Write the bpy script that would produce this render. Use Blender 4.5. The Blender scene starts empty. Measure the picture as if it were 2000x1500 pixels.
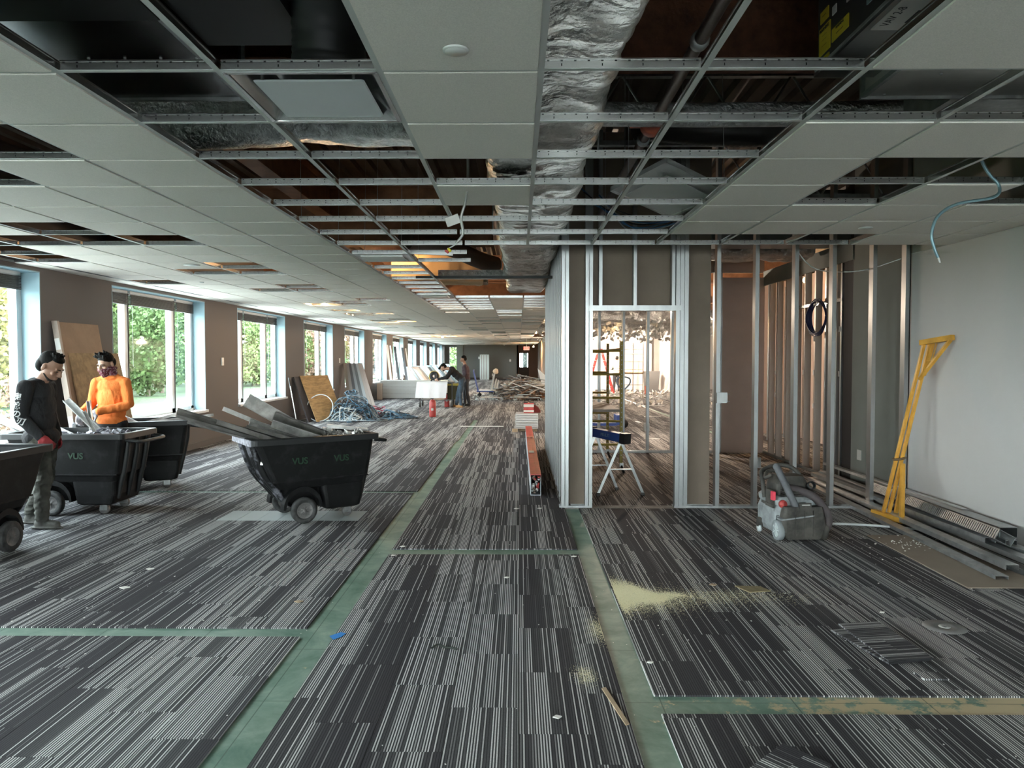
import bpy, math, random
import numpy as np
from mathutils import Vector, Matrix, noise
from mathutils.bvhtree import BVHTree
random.seed(7); R = random.Random(11)
sc = bpy.context.scene
COL = sc.collection
rad = math.radians
V = Vector
# ------------------------------------------------------------------ camera, sky, exposure
cam_d = bpy.data.cameras.new('camera'); cam = bpy.data.objects.new('camera', cam_d); COL.objects.link(cam)
cam_d.sensor_width = 36; cam_d.lens = 1446 / 2000 * 36; cam_d.clip_end = 2000; cam_d.clip_start = .05
cam.location = (0, 0, 1.57); cam.rotation_euler = (rad(90 - 1.94), 0, rad(.515))
sc.camera = cam
w = bpy.data.worlds.new('overcast_sky'); sc.world = w; w.use_nodes = True
nt = w.node_tree; bg = nt.nodes['Background']
tc = nt.nodes.new('ShaderNodeTexCoord'); sep = nt.nodes.new('ShaderNodeSeparateXYZ'); cr = nt.nodes.new('ShaderNodeValToRGB')
nt.links.new(tc.outputs['Generated'], sep.inputs[0]); nt.links.new(sep.outputs[2], cr.inputs[0]); nt.links.new(cr.outputs[0], bg.inputs[0])
cr.color_ramp.elements[0].position = 0; cr.color_ramp.elements[0].color = (.93, .985, 1.0, 1)
cr.color_ramp.elements[1].position = .8; cr.color_ramp.elements[1].color = (.80, .91, 1.0, 1)
bg.inputs[1].default_value = 9.0
sc.view_settings.view_transform = 'Standard'; sc.view_settings.look = 'None'; sc.view_settings.gamma = 1
sc.view_settings.use_curve_mapping = False; sc.view_settings.exposure = 1.62
sc.cycles.use_denoising = True; sc.cycles.max_bounces = 7; sc.cycles.diffuse_bounces = 5; sc.cycles.glossy_bounces = 3
sc.cycles.transparent_max_bounces = 12; sc.cycles.sample_clamp_indirect = 4; sc.cycles.caustics_reflective = False; sc.cycles.caustics_refractive = False

# ------------------------------------------------------------------ helpers
MATS = {}
def mat(name, col, rough=.6, metal=0., var=None, bump=None, emit=None, spec=None, col2=None, tex='Object', stretch=None, ramp=(.35, .65)):
    m = bpy.data.materials.new(name); m.use_nodes = True; MATS[name] = m
    n = m.node_tree.nodes; l = m.node_tree.links; b = n['Principled BSDF']
    b.inputs['Base Color'].default_value = (*col, 1); b.inputs['Roughness'].default_value = rough; b.inputs['Metallic'].default_value = metal
    if spec is not None: b.inputs['Specular IOR Level'].default_value = spec
    src = None
    if var or bump:
        t = n.new('ShaderNodeTexCoord'); mp = n.new('ShaderNodeMapping'); l.new(t.outputs[tex], mp.inputs[0])
        if stretch: mp.inputs['Scale'].default_value = stretch
        src = mp.outputs[0]
    if var:
        nz = n.new('ShaderNodeTexNoise'); nz.inputs['Scale'].default_value = var[0]; nz.inputs['Detail'].default_value = 5; nz.inputs['Roughness'].default_value = .6
        l.new(src, nz.inputs[0]); r = n.new('ShaderNodeValToRGB'); l.new(nz.outputs[0], r.inputs[0])
        r.color_ramp.elements[0].position = ramp[0]; r.color_ramp.elements[1].position = ramp[1]
        c2 = col2 or tuple(c * (1 - var[1]) for c in col)
        r.color_ramp.elements[0].color = (*c2, 1); r.color_ramp.elements[1].color = (*col, 1)
        l.new(r.outputs[0], b.inputs['Base Color'])
    if bump:
        nb = n.new('ShaderNodeTexNoise'); nb.inputs['Scale'].default_value = bump[0]; nb.inputs['Detail'].default_value = 6
        l.new(src, nb.inputs[0]); bn = n.new('ShaderNodeBump'); bn.inputs['Strength'].default_value = bump[1]; bn.inputs['Distance'].default_value = bump[2] if len(bump) > 2 else .02
        l.new(nb.outputs[0], bn.inputs['Height']); l.new(bn.outputs[0], b.inputs['Normal'])
    if emit:
        b.inputs['Emission Color'].default_value = (*emit[0], 1); b.inputs['Emission Strength'].default_value = emit[1]
    return m

class MB:
    def __init__(s): s.v = []; s.f = []; s.mi = []; s.sm = []
    def add(s, vs, fs, mi=0, smooth=False):
        o = len(s.v); s.v += [tuple(p) for p in vs]
        for f in fs: s.f.append([i + o for i in f]); s.mi.append(mi); s.sm.append(smooth)
        return s
    def box(s, x0, x1, y0, y1, z0, z1, mi=0, M=None):
        vs = [V((x, y, z)) for z in (z0, z1) for y in (y0, y1) for x in (x0, x1)]
        if M is not None: vs = [M @ p for p in vs]
        return s.add(vs, [(0, 2, 3, 1), (4, 5, 7, 6), (0, 1, 5, 4), (2, 6, 7, 3), (0, 4, 6, 2), (1, 3, 7, 5)], mi)
    def extr(s, poly, a, b, up=(0, 0, 1), mi=0, caps=True, smooth=False):
        a = V(a); b = V(b); d = (b - a).normalized(); up = V(up)
        x = d.cross(up)
        if x.length < 1e-4: x = d.cross(V((0, 1, 0)))
        x.normalize(); y = x.cross(d).normalized(); n = len(poly)
        vs = [a + x * p[0] + y * p[1] for p in poly] + [b + x * p[0] + y * p[1] for p in poly]
        fs = [(i, (i + 1) % n, n + (i + 1) % n, n + i) for i in range(n)]
        s.add(vs, fs, mi, smooth)
        if caps: s.add(vs[:n], [tuple(range(n))[::-1]], mi); s.add(vs[n:], [tuple(range(n))], mi)
        return s
    def beam(s, a, b, w, h, up=(0, 0, 1), mi=0):
        return s.extr([(-w / 2, -h / 2), (w / 2, -h / 2), (w / 2, h / 2), (-w / 2, h / 2)], a, b, up, mi)
    def chan(s, a, b, w, fl, up=(0, 0, 1), t=.0025, lip=.006, mi=0):
        W = w / 2  # open side towards +up
        p = [(-W, 0), (W, 0), (W, fl), (W - lip, fl), (W - lip, fl - t), (W - t, fl - t), (W - t, t), (-W + t, t), (-W + t, fl - t), (-W + lip, fl - t), (-W + lip, fl), (-W, fl)]
        a = V(a); b = V(b); d = (b - a).normalized(); x = d.cross(V(up))
        if x.length < 1e-4: x = d.cross(V((0, 1, 0)))
        x.normalize(); y = x.cross(d).normalized(); n = len(p)
        vs = [a + x * q[0] + y * q[1] for q in p] + [b + x * q[0] + y * q[1] for q in p]
        s.add(vs, [(i, (i + 1) % n, n + (i + 1) % n, n + i) for i in range(n)], mi)
        for o in (0, n): s.add(vs[o:o + n], [(0, 1, 6, 7), (1, 2, 5, 6), (2, 3, 4, 5), (0, 7, 8, 11), (11, 8, 9, 10)], mi)
        return s
    def tube(s, pts, r, n=8, mi=0, closed=False):
        pts = [V(p) for p in pts]; k = len(pts); rr = r if isinstance(r, (list, tuple)) else [r] * k
        t0 = (pts[1] - pts[0]).normalized(); u = t0.cross(V((0, 0, 1)))
        if u.length < .05: u = t0.cross(V((1, 0, 0)))
        u.normalize(); vs = []
        for i in range(k):
            t = (pts[(i + 1) % k] - pts[i - 1]) if (closed or 0 < i < k - 1) else (pts[1] - pts[0] if i == 0 else pts[-1] - pts[-2])
            if t.length < 1e-9: t = t0
            t.normalize(); u = (u - t * u.dot(t))
            if u.length < 1e-6: u = t.orthogonal()
            u.normalize(); w_ = t.cross(u)
            for j in range(n):
                a = 2 * math.pi * j / n; vs.append(pts[i] + (u * math.cos(a) + w_ * math.sin(a)) * rr[i])
        fs = [(i * n + j, i * n + (j + 1) % n, (i + 1) * n + (j + 1) % n, (i + 1) * n + j) for i in range(k - 1) for j in range(n)]
        if closed: fs += [((k - 1) * n + j, (k - 1) * n + (j + 1) % n, (j + 1) % n, j) for j in range(n)]
        s.add(vs, fs, mi, True)
        if not closed: s.add(vs[:n], [tuple(range(n))[::-1]], mi); s.add(vs[-n:], [tuple(range(n))], mi)
        return s
    def lathe(s, prof, M=None, n=20, mi=0, smooth=True):
        M = M or Matrix.Identity(4); k = len(prof)
        vs = [M @ V((r * math.cos(2 * math.pi * j / n), r * math.sin(2 * math.pi * j / n), z)) for r, z in prof for j in range(n)]
        fs = [(i * n + j, i * n + (j + 1) % n, (i + 1) * n + (j + 1) % n, (i + 1) * n + j) for i in range(k - 1) for j in range(n)]
        return s.add(vs, fs, mi, smooth)
    def loft(s, rings, mi=0, smooth=False, cap0=True, cap1=True):
        n = len(rings[0]); vs = [p for r in rings for p in r]
        fs = [(i * n + j, i * n + (j + 1) % n, (i + 1) * n + (j + 1) % n, (i + 1) * n + j) for i in range(len(rings) - 1) for j in range(n)]
        s.add(vs, fs, mi, smooth)
        if cap0: s.add(rings[0], [tuple(range(n))[::-1]], mi)
        if cap1: s.add(rings[-1], [tuple(range(n))], mi)
        return s
    def mesh(s, name, mats):
        me = bpy.data.meshes.new(name); me.from_pydata(s.v, [], s.f)
        for m in (mats if isinstance(mats, (list, tuple)) else [mats]): me.materials.append(m)
        me.polygons.foreach_set('material_index', s.mi); me.polygons.foreach_set('use_smooth', s.sm); me.update()
        return me
    def build(s, name, mats, parent=None, loc=None):
        return link(name, s.mesh(name, mats), parent, loc)
def link(name, me, parent=None, loc=None, scale=None, rot=None):
    o = bpy.data.objects.new(name, me); COL.objects.link(o)
    if parent: o.parent = parent
    if loc is not None: o.location = loc
    if scale is not None: o.scale = scale
    if rot is not None: o.rotation_euler = rot
    return o
def tag(o, label=None, cat=None, group=None, kind=None):
    if label: o['label'] = label
    if cat: o['category'] = cat
    if group: o['group'] = group
    if kind: o['kind'] = kind
    return o
def thing(name, label, cat, loc=(0, 0, 0), rz=0, group=None, rot=None):
    o = bpy.data.objects.new(name, None); COL.objects.link(o); o.location = loc; o.rotation_euler = rot or (0, 0, rz)
    o.empty_display_size = .1
    return tag(o, label, cat, group)
def struct(name, parent=None):
    o = bpy.data.objects.new(name, None); COL.objects.link(o); o['kind'] = 'structure'; return o
def copy_tree(o, parent=None, loc=None, rz=None):
    c = o.copy(); COL.objects.link(c); c.parent = parent
    if loc is not None: c.location = loc
    if rz is not None: c.rotation_euler = (0, 0, rz)
    for ch in CH(o): copy_tree(ch, c)
    return c
def CH(o): return [x for x in COL.objects if x.parent is o or x.parent == o]
def text_mesh(txt, size, M, m, name, parent, ext=.0006, align='CENTER', sx=1, bold=False):
    cu = bpy.data.curves.new('t', 'FONT'); cu.body = txt; cu.size = size; cu.extrude = ext; cu.align_x = align; cu.align_y = 'CENTER'
    if bold: cu.offset = size * .02
    o = bpy.data.objects.new('t', cu); COL.objects.link(o)
    dg = bpy.context.evaluated_depsgraph_get(); me = bpy.data.meshes.new_from_object(o.evaluated_get(dg)); bpy.data.objects.remove(o)
    me.transform(M @ Matrix.Diagonal((sx, 1, 1, 1))); me.materials.clear(); me.materials.append(m)
    return link(name, me, parent)
def frame(o, x, y):  # matrix with given x and y axes
    x = V(x).normalized(); y = V(y); y = (y - x * y.dot(x)).normalized(); z = x.cross(y)
    return Matrix(((x.x, y.x, z.x, o[0]), (x.y, y.y, z.y, o[1]), (x.z, y.z, z.z, o[2]), (0, 0, 0, 1)))

# ------------------------------------------------------------------ materials
C_TILE = mat('acoustic_tile', (.80, .765, .705), .9, var=(220, .16), bump=(260, .25, .003), tex='Object')
C_TEE = mat('tee_paint', (.50, .52, .50), .45)
C_TEEM = mat('tee_steel', (.50, .50, .49), .26, 1.0)
def punched(m):
    n = m.node_tree.nodes; l = m.node_tree.links; b = n['Principled BSDF']; tc_ = n.new('ShaderNodeTexCoord'); s = n.new('ShaderNodeSeparateXYZ'); l.new(tc_.outputs['Object'], s.inputs[0])
    def mm(op, a, b_=None):
        q = n.new('ShaderNodeMath'); q.operation = op
        for i, x in enumerate((a, b_)):
            if x is None: continue
            if isinstance(x, (int, float)): q.inputs[i].default_value = x
            else: l.new(x, q.inputs[i])
        return q.outputs[0]
    hx = mm('LESS_THAN', mm('ABSOLUTE', mm('SUBTRACT', mm('FRACT', mm('DIVIDE', s.outputs[0], .0508)), .5)), .09); hz = mm('LESS_THAN', mm('ABSOLUTE', mm('SUBTRACT', s.outputs[2], .0335)), .0022)
    gx = mm('LESS_THAN', mm('ABSOLUTE', mm('SUBTRACT', mm('FRACT', mm('DIVIDE', s.outputs[0], .1524)), .5)), .014); gz = mm('LESS_THAN', mm('ABSOLUTE', mm('SUBTRACT', s.outputs[2], .019)), .005)
    h = mm('MAXIMUM', mm('MULTIPLY', hx, hz), mm('MULTIPLY', gx, gz)); mx = n.new('ShaderNodeMix'); mx.data_type = 'RGBA'; l.new(h, mx.inputs[0]); mx.inputs[6].default_value = (.50, .50, .49, 1); mx.inputs[7].default_value = (.01, .01, .01, 1); l.new(mx.outputs[2], b.inputs['Base Color'])
punched(C_TEEM)
GALV = mat('galvanised_steel', (.40, .41, .41), .34, .85, var=(9, .16), tex='Object', stretch=(1, 1, .25))
GALVD = mat('dull_galvanised', (.42, .43, .43), .45, .8, var=(14, .3))
FOIL = mat('foil_wrap', (.74, .72, .69), .28, .92, var=(3.5, .5), bump=(5.5, 1.0, .22))
FOILC = mat('crinkled_foil', (.72, .73, .73), .3, .9, var=(14, .4), bump=(38, 1.0, .05))
RUST = mat('rusty_steel', (.17, .065, .032), .75, .1, var=(9, .6), bump=(30, .2))
PRIMER = mat('primed_steel', (.30, .14, .07), .7, .1, var=(5, .4))
DECK = mat('deck_steel', (.13, .10, .08), .55, .5, var=(2, .4))
BLACKM = mat('black_duct', (.018, .018, .018), .55, .2)
DUCTM = mat('duct_steel', (.20, .21, .21), .3, .85, var=(3, .25))
WALL_L = mat('wall_grey', (.105, .095, .092), .75)
WALL_R = mat('wall_pale', (.52, .50, .485), .8, var=(1.5, .05))
REVEAL = mat('reveal_pale', (.26, .38, .43), .7)
WALL_G = mat('greenish_drywall', (.24, .265, .25), .85, var=(2, .1))
BROWNB = mat('brown_drywall', (.20, .155, .12), .85, var=(3, .12))
BEIGE = mat('beige_drywall', (.50, .39, .33), .85, var=(2, .1))
WHITEW = mat('white_drywall', (.72, .69, .66), .85, var=(2, .08))
DARKW = mat('charcoal_wall', (.14, .145, .135), .8)
BASEB = mat('baseboard', (.035, .03, .028), .5)
WINF = mat('window_frame', (.60, .64, .65), .4)
WIND = mat('window_gasket', (.03, .035, .04), .5)
BLIND = mat('blind_slats', (.025, .03, .035), .6)
BLKP = mat('black_plastic', (.012, .013, .014), .5, bump=(60, .12, .004))
BLKP2 = mat('scuffed_plastic', (.38, .38, .43), .6, var=(22, .9), col2=(.05, .05, .055), ramp=(.36, .55))
BLKF = mat('flute_plastic', (.22, .22, .25), .5, var=(7, .9), col2=(.008, .008, .009), ramp=(.52, .66), spec=.3)
BLKC = mat('cart_plastic', (.0065, .0065, .007), .5, var=(9, .4), col2=(.016, .016, .017), ramp=(.32, .5), bump=(20, .15, .004), spec=.25)
RUB = mat('rubber', (.02, .02, .02), .7, var=(20, .5), col2=(.06, .06, .06))
HUB = mat('hub_grey', (.20, .19, .185), .5, .3, var=(25, .3))
WHPL = mat('white_plastic', (.7, .7, .68), .5)
YEL = mat('yellow_paint', (.72, .37, .05), .45, var=(8, .25), bump=(30, .1))
YELS = mat('scaffold_yellow', (.36, .26, .03), .5, var=(8, .3))
REDP = mat('red_paint', (.48, .06, .055), .45, var=(10, .3))
BLUP = mat('blue_paint', (.02, .05, .20), .45)
PLY = mat('plywood', (.50, .30, .13), .7, var=(5, .35), stretch=(1, 1, 5), ramp=(.4, .6))
OSB = mat('chipboard', (.34, .23, .12), .75, var=(9, .35), ramp=(.4, .6))
CARDB = mat('cardboard', (.33, .22, .145), .85, var=(6, .15))
WOOD = mat('raw_wood', (.48, .36, .24), .75, var=(6, .3))
PAPER = mat('paper', (.78, .78, .8), .8, bump=(4, .4, .05))
BULB = mat('bulb_glow', (1, .8, .5), .5, emit=((1, .62, .25), 60))
BULBW = mat('bulb_white', (1, .9, .8), .5, emit=((1, .86, .7), 60))
COPPER = mat('pipe_steel', (.16, .12, .10), .4, .7, var=(5, .3))
ORG = mat('orange_valve', (.45, .10, .05), .5)
BLUC = mat('blue_cable', (.03, .12, .28), .5)
GRYC = mat('grey_cable', (.30, .32, .34), .5)
WHC = mat('white_cable', (.55, .57, .56), .5)
TEALC = mat('armoured_cable', (.20, .32, .36), .35, .5)
LABY = mat('yellow_label', (.55, .42, .02), .6)
LABW = mat('label_white', (.55, .53, .5), .6)
LABB = mat('label_teal', (.20, .28, .30), .6)
INK = mat('ink', (.02, .02, .02), .7)
GREENINK = mat('green_stencil', (.006, .040, .016), .6)
DUST = mat('sawdust', (.80, .72, .48), .95)
CRUMB = mat('plaster_crumb', (.75, .73, .68), .95)

def glass_mat():
    m = bpy.data.materials.new('window_glass'); m.use_nodes = True; n = m.node_tree.nodes; l = m.node_tree.links; n.clear()
    o = n.new('ShaderNodeOutputMaterial'); mx = n.new('ShaderNodeMixShader'); t = n.new('ShaderNodeBsdfTransparent'); g = n.new('ShaderNodeBsdfGlossy')
    lw = n.new('ShaderNodeLayerWeight'); lw.inputs[0].default_value = .5; pw = n.new('ShaderNodeMath'); pw.operation = 'POWER'; pw.inputs[1].default_value = 5; l.new(lw.outputs['Facing'], pw.inputs[0]); fr = n.new('ShaderNodeMath'); fr.operation = 'MULTIPLY_ADD'; fr.inputs[1].default_value = .5; fr.inputs[2].default_value = .03; l.new(pw.outputs[0], fr.inputs[0]); t.inputs[0].default_value = (.93, .96, .95, 1); g.inputs['Roughness'].default_value = .02
    l.new(fr.outputs[0], mx.inputs[0]); l.new(t.outputs[0], mx.inputs[1]); l.new(g.outputs[0], mx.inputs[2]); l.new(mx.outputs[0], o.inputs[0]); return m
GLASS = glass_mat()

def node_math(n, l, op, a, b=None, c=None):
    m = n.new('ShaderNodeMath'); m.operation = op
    for i, x in enumerate((a, b, c)):
        if x is None: continue
        if isinstance(x, (int, float)): m.inputs[i].default_value = x
        else: l.new(x, m.inputs[i])
    return m.outputs[0]
TS = .61
def carpet_mat(name, local=False):
    m = bpy.data.materials.new(name); m.use_nodes = True; n = m.node_tree.nodes; l = m.node_tree.links; b = n['Principled BSDF']
    b.inputs['Roughness'].default_value = .93; b.inputs['Specular IOR Level'].default_value = .25
    if local: g = n.new('ShaderNodeTexCoord').outputs['Object']
    else: g = n.new('ShaderNodeNewGeometry').outputs['Position']
    s = n.new('ShaderNodeSeparateXYZ'); l.new(g, s.inputs[0]); X, Y = s.outputs[0], s.outputs[1]
    mm = lambda *a: node_math(n, l, *a)
    ix = mm('FLOOR', mm('DIVIDE', X, TS / 2)); odd = mm('FRACT', mm('MULTIPLY', ix, .3819)); iy = mm('FLOOR', mm('ADD', mm('DIVIDE', Y, TS), odd))
    cv = n.new('ShaderNodeCombineXYZ'); l.new(ix, cv.inputs[0]); l.new(iy, cv.inputs[1])
    wn = n.new('ShaderNodeTexWhiteNoise'); wn.noise_dimensions = '2D'; l.new(cv.outputs[0], wn.inputs['Vector']); r = wn.outputs['Value']
    # brightness bands: periodic per tile column, shifted a little from tile to tile
    xs = mm('ADD', X, mm('MULTIPLY', mm('SUBTRACT', r, .5), .05))
    nz = n.new('ShaderNodeTexNoise'); nz.noise_dimensions = '2D'; nz.inputs['Scale'].default_value = 1; nz.inputs['Detail'].default_value = 2.5
    c2 = n.new('ShaderNodeCombineXYZ'); l.new(mm('MULTIPLY', xs, 3.3), c2.inputs[0]); l.new(mm('ADD', mm('MULTIPLY', iy, .09), mm('MULTIPLY', r, .13)), c2.inputs[1]); l.new(c2.outputs[0], nz.inputs['Vector'])
    D = n.new('ShaderNodeMapRange'); D.interpolation_type = 'SMOOTHSTEP'; D.inputs[1].default_value = .36; D.inputs[2].default_value = .66; l.new(nz.outputs[0], D.inputs[0]); D = D.outputs[0]
    k = mm('DIVIDE', xs, .0118); kc = mm('FLOOR', k); kf = mm('FRACT', k)
    c3 = n.new('ShaderNodeCombineXYZ'); l.new(kc, c3.inputs[0]); l.new(mm('MULTIPLY', r, 37.0), c3.inputs[1])
    w2 = n.new('ShaderNodeTexWhiteNoise'); w2.noise_dimensions = '2D'; l.new(c3.outputs[0], w2.inputs['Vector']); w2v = w2.outputs['Value']
    onr = n.new('ShaderNodeMapRange'); onr.interpolation_type = 'SMOOTHSTEP'; onr.inputs[1].default_value = .62; onr.inputs[2].default_value = 1.12
    l.new(mm('ADD', w2v, mm('MULTIPLY', D, .55)), onr.inputs[0]); on = onr.outputs[0]
    prof = mm('LESS_THAN', mm('ABSOLUTE', mm('SUBTRACT', kf, .58)), .24)
    line = mm('MULTIPLY', on, prof)
    dk = mm('MULTIPLY', mm('LESS_THAN', kf, .28), .75)  # dark grooves
    fn = n.new('ShaderNodeTexNoise'); fn.inputs['Scale'].default_value = 420; fn.inputs['Detail'].default_value = 2; l.new(g, fn.inputs['Vector'])
    mixb = n.new('ShaderNodeMix'); mixb.data_type = 'RGBA'; l.new(D, mixb.inputs[0]); mixb.inputs[6].default_value = (.046, .043, .049, 1); mixb.inputs[7].default_value = (.085, .085, .088, 1)
    mg = n.new('ShaderNodeMix'); mg.data_type = 'RGBA'; l.new(dk, mg.inputs[0]); l.new(mixb.outputs[2], mg.inputs[6]); mg.inputs[7].default_value = (.012, .012, .014, 1)
    ml = n.new('ShaderNodeMix'); ml.data_type = 'RGBA'; l.new(line, ml.inputs[0]); l.new(mg.outputs[2], ml.inputs[6]); ml.inputs[7].default_value = (.62, .61, .60, 1)
    mf = n.new('ShaderNodeMix'); mf.data_type = 'RGBA'; mf.blend_type = 'MULTIPLY'; mf.inputs[0].default_value = .75; l.new(ml.outputs[2], mf.inputs[6])
    fr = n.new('ShaderNodeValToRGB'); fr.color_ramp.elements[0].position = .3; fr.color_ramp.elements[1].position = .65; fr.color_ramp.elements[0].color = (.45, .45, .45, 1); fr.color_ramp.elements[1].color = (1.25, 1.25, 1.25, 1)
    l.new(fn.outputs[0], fr.inputs[0]); l.new(fr.outputs[0], mf.inputs[7]); l.new(mf.outputs[2], b.inputs['Base Color'])
    return m
CARPET = carpet_mat('striped_carpet'); CARPETL = carpet_mat('carpet_offcut', True)
def slab_mat():
    m = mat('green_adhesive', (.10, .21, .15), .55); n = m.node_tree.nodes; l = m.node_tree.links; b = n['Principled BSDF']
    g = n.new('ShaderNodeNewGeometry').outputs['Position']
    a = n.new('ShaderNodeTexNoise'); a.inputs['Scale'].default_value = 3.2; a.inputs['Detail'].default_value = 7; a.inputs['Roughness'].default_value = .7; a.inputs['Distortion'].default_value = .5; l.new(g, a.inputs['Vector'])
    r = n.new('ShaderNodeValToRGB'); e = r.color_ramp.elements; e[0].position = .30; e[0].color = (.065, .15, .11, 1); e[1].position = .62; e[1].color = (.22, .31, .25, 1)
    x = r.color_ramp.elements.new(.75); x.color = (.36, .40, .32, 1); l.new(a.outputs[0], r.inputs[0])
    s = n.new('ShaderNodeSeparateXYZ'); l.new(g, s.inputs[0]); mm = lambda *q: node_math(n, l, *q)
    # bare tan patches where adhesive was scraped off, towards the right of the hall
    k = n.new('ShaderNodeMapRange'); k.inputs[1].default_value = .3; k.inputs[2].default_value = 2.0; l.new(s.outputs[0], k.inputs[0])
    y2 = n.new('ShaderNodeMapRange'); y2.inputs[1].default_value = 4.6; y2.inputs[2].default_value = 3.4; l.new(s.outputs[1], y2.inputs[0])
    a2 = n.new('ShaderNodeTexNoise'); a2.inputs['Scale'].default_value = 7; a2.inputs['Detail'].default_value = 5; a2.inputs['Roughness'].default_value = .75; l.new(g, a2.inputs['Vector'])
    th = mm('ADD', a2.outputs[0], mm('MULTIPLY', mm('MULTIPLY', k.outputs[0], y2.outputs[0]), .30))
    st = n.new('ShaderNodeMapRange'); st.inputs[1].default_value = .66; st.inputs[2].default_value = .74; l.new(th, st.inputs[0])
    mx = n.new('ShaderNodeMix'); mx.data_type = 'RGBA'; l.new(st.outputs[0], mx.inputs[0]); l.new(r.outputs[0], mx.inputs[6]); mx.inputs[7].default_value = (.52, .42, .26, 1)
    # thin dark joint lines of the old tile layout
    fx = mm('ABSOLUTE', mm('SUBTRACT', mm('FRACT', mm('DIVIDE', mm('ADD', s.outputs[0], .26), .61)), .5)); fy = mm('ABSOLUTE', mm('SUBTRACT', mm('FRACT', mm('DIVIDE', s.outputs[1], .61)), .5))
    ln = mm('MULTIPLY', mm('MAXIMUM', mm('LESS_THAN', fx, .0045), mm('LESS_THAN', fy, .004)), .7)
    m2 = n.new('ShaderNodeMix'); m2.data_type = 'RGBA'; l.new(ln, m2.inputs[0]); l.new(mx.outputs[2], m2.inputs[6]); m2.inputs[7].default_value = (.03, .06, .045, 1)
    l.new(m2.outputs[2], b.inputs['Base Color']); return m
SLAB = slab_mat()
# ------------------------------------------------------------------ room shell
CZ = 2.655; XL = -5.67; XR = 4.08; YF = 57.0; YB = -7.0; DZ = 3.95
PY = 7.77   # front face of the framed partition
floor = MB().box(-6.1, 16, YB, 66, -.25, -.008).build('floor', SLAB); floor['kind'] = 'structure'
# carpet tiles laid on the slab, leaving the strips where walls were taken out
regions = [(XL, -1.235, YB, 4.125), (XL, -1.235, 4.265, 7.12), (XL, -2.95, 7.12, 7.60), (-1.56, -1.235, 7.12, 7.60), (XL, -1.235, 7.60, 8.63), (XL, -1.20, 8.74, 14.06), (XL, -1.17, 14.14, 19.6), (XL, -1.17, 19.72, 60),
           (-1.045, .485, YB, 5.90), (-1.045, .485, 6.07, 60), (.632, XR, YB, 3.235), (.632, XR, 3.415, PY - .03),
           (.485, .56, PY + .2, 60), (.56, XR, PY + .13, 60), (-1.17, -1.045, 19.0, 60), (XR + .13, 14, PY, 60)]
bare = [(-2.95, -1.55, 7.12, 7.62)]
tiles = []
for (x0, x1, y0, y1) in regions:
    i0 = math.floor(x0 / (TS / 2))
    for i in range(i0, math.ceil(x1 / (TS / 2))):
        o = (i * .3819) % 1.0
        a, b = max(x0, i * TS / 2), min(x1, (i + 1) * TS / 2)
        if b - a < .01: continue
        j0 = math.floor(y0 / TS + o)
        for j in range(j0, math.ceil(y1 / TS + o) + 1):
            c, d = max(y0, (j - o) * TS), min(y1, (j + 1 - o) * TS)
            if d - c < .01: continue
            cx, cy = (a + b) / 2, (c + d) / 2
            if any(q[0] < cx < q[1] and q[2] < cy < q[3] for q in bare): continue
            tiles.append((a, b, c, d))
def inview(x, y): return y > 2.2 and abs(x) < y * .72 + .3
vis = sorted([t for t in tiles if inview((t[0] + t[1]) / 2, (t[2] + t[3]) / 2)], key=lambda t: (t[2] + t[3]) / 2 + .0 * abs(t[0]))
near = set(vis[:295]); unit = MB().box(-.5, .5, -.5, .5, -.5, .5).mesh('carpet_tile', CARPET)
g = .0008
far = MB()
for t in tiles:
    a, b, c, d = t; zt = R.uniform(-.0006, .0012)
    if t in near: link('carpet_tile', unit, floor, ((a + b) / 2, (c + d) / 2, -.004 + zt / 2), (b - a - 2 * g, d - c - 2 * g, .008 + zt))
    else: far.box(a + g, b - g, c + g, d - g, -.008, zt)
tag(far.build('distant_carpet_tiles', CARPET, floor), kind='stuff')
# pale bare board squares under the central cart
for k in range(7):
    MB().box(-2.95 + k * .2, -2.95 + k * .2 + .195, 7.12, 7.60, -.008, -.002).build('underlay_tile', mat('underlay', (.42, .46, .46), .8) if k == 0 else MATS['underlay'], floor)

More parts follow.
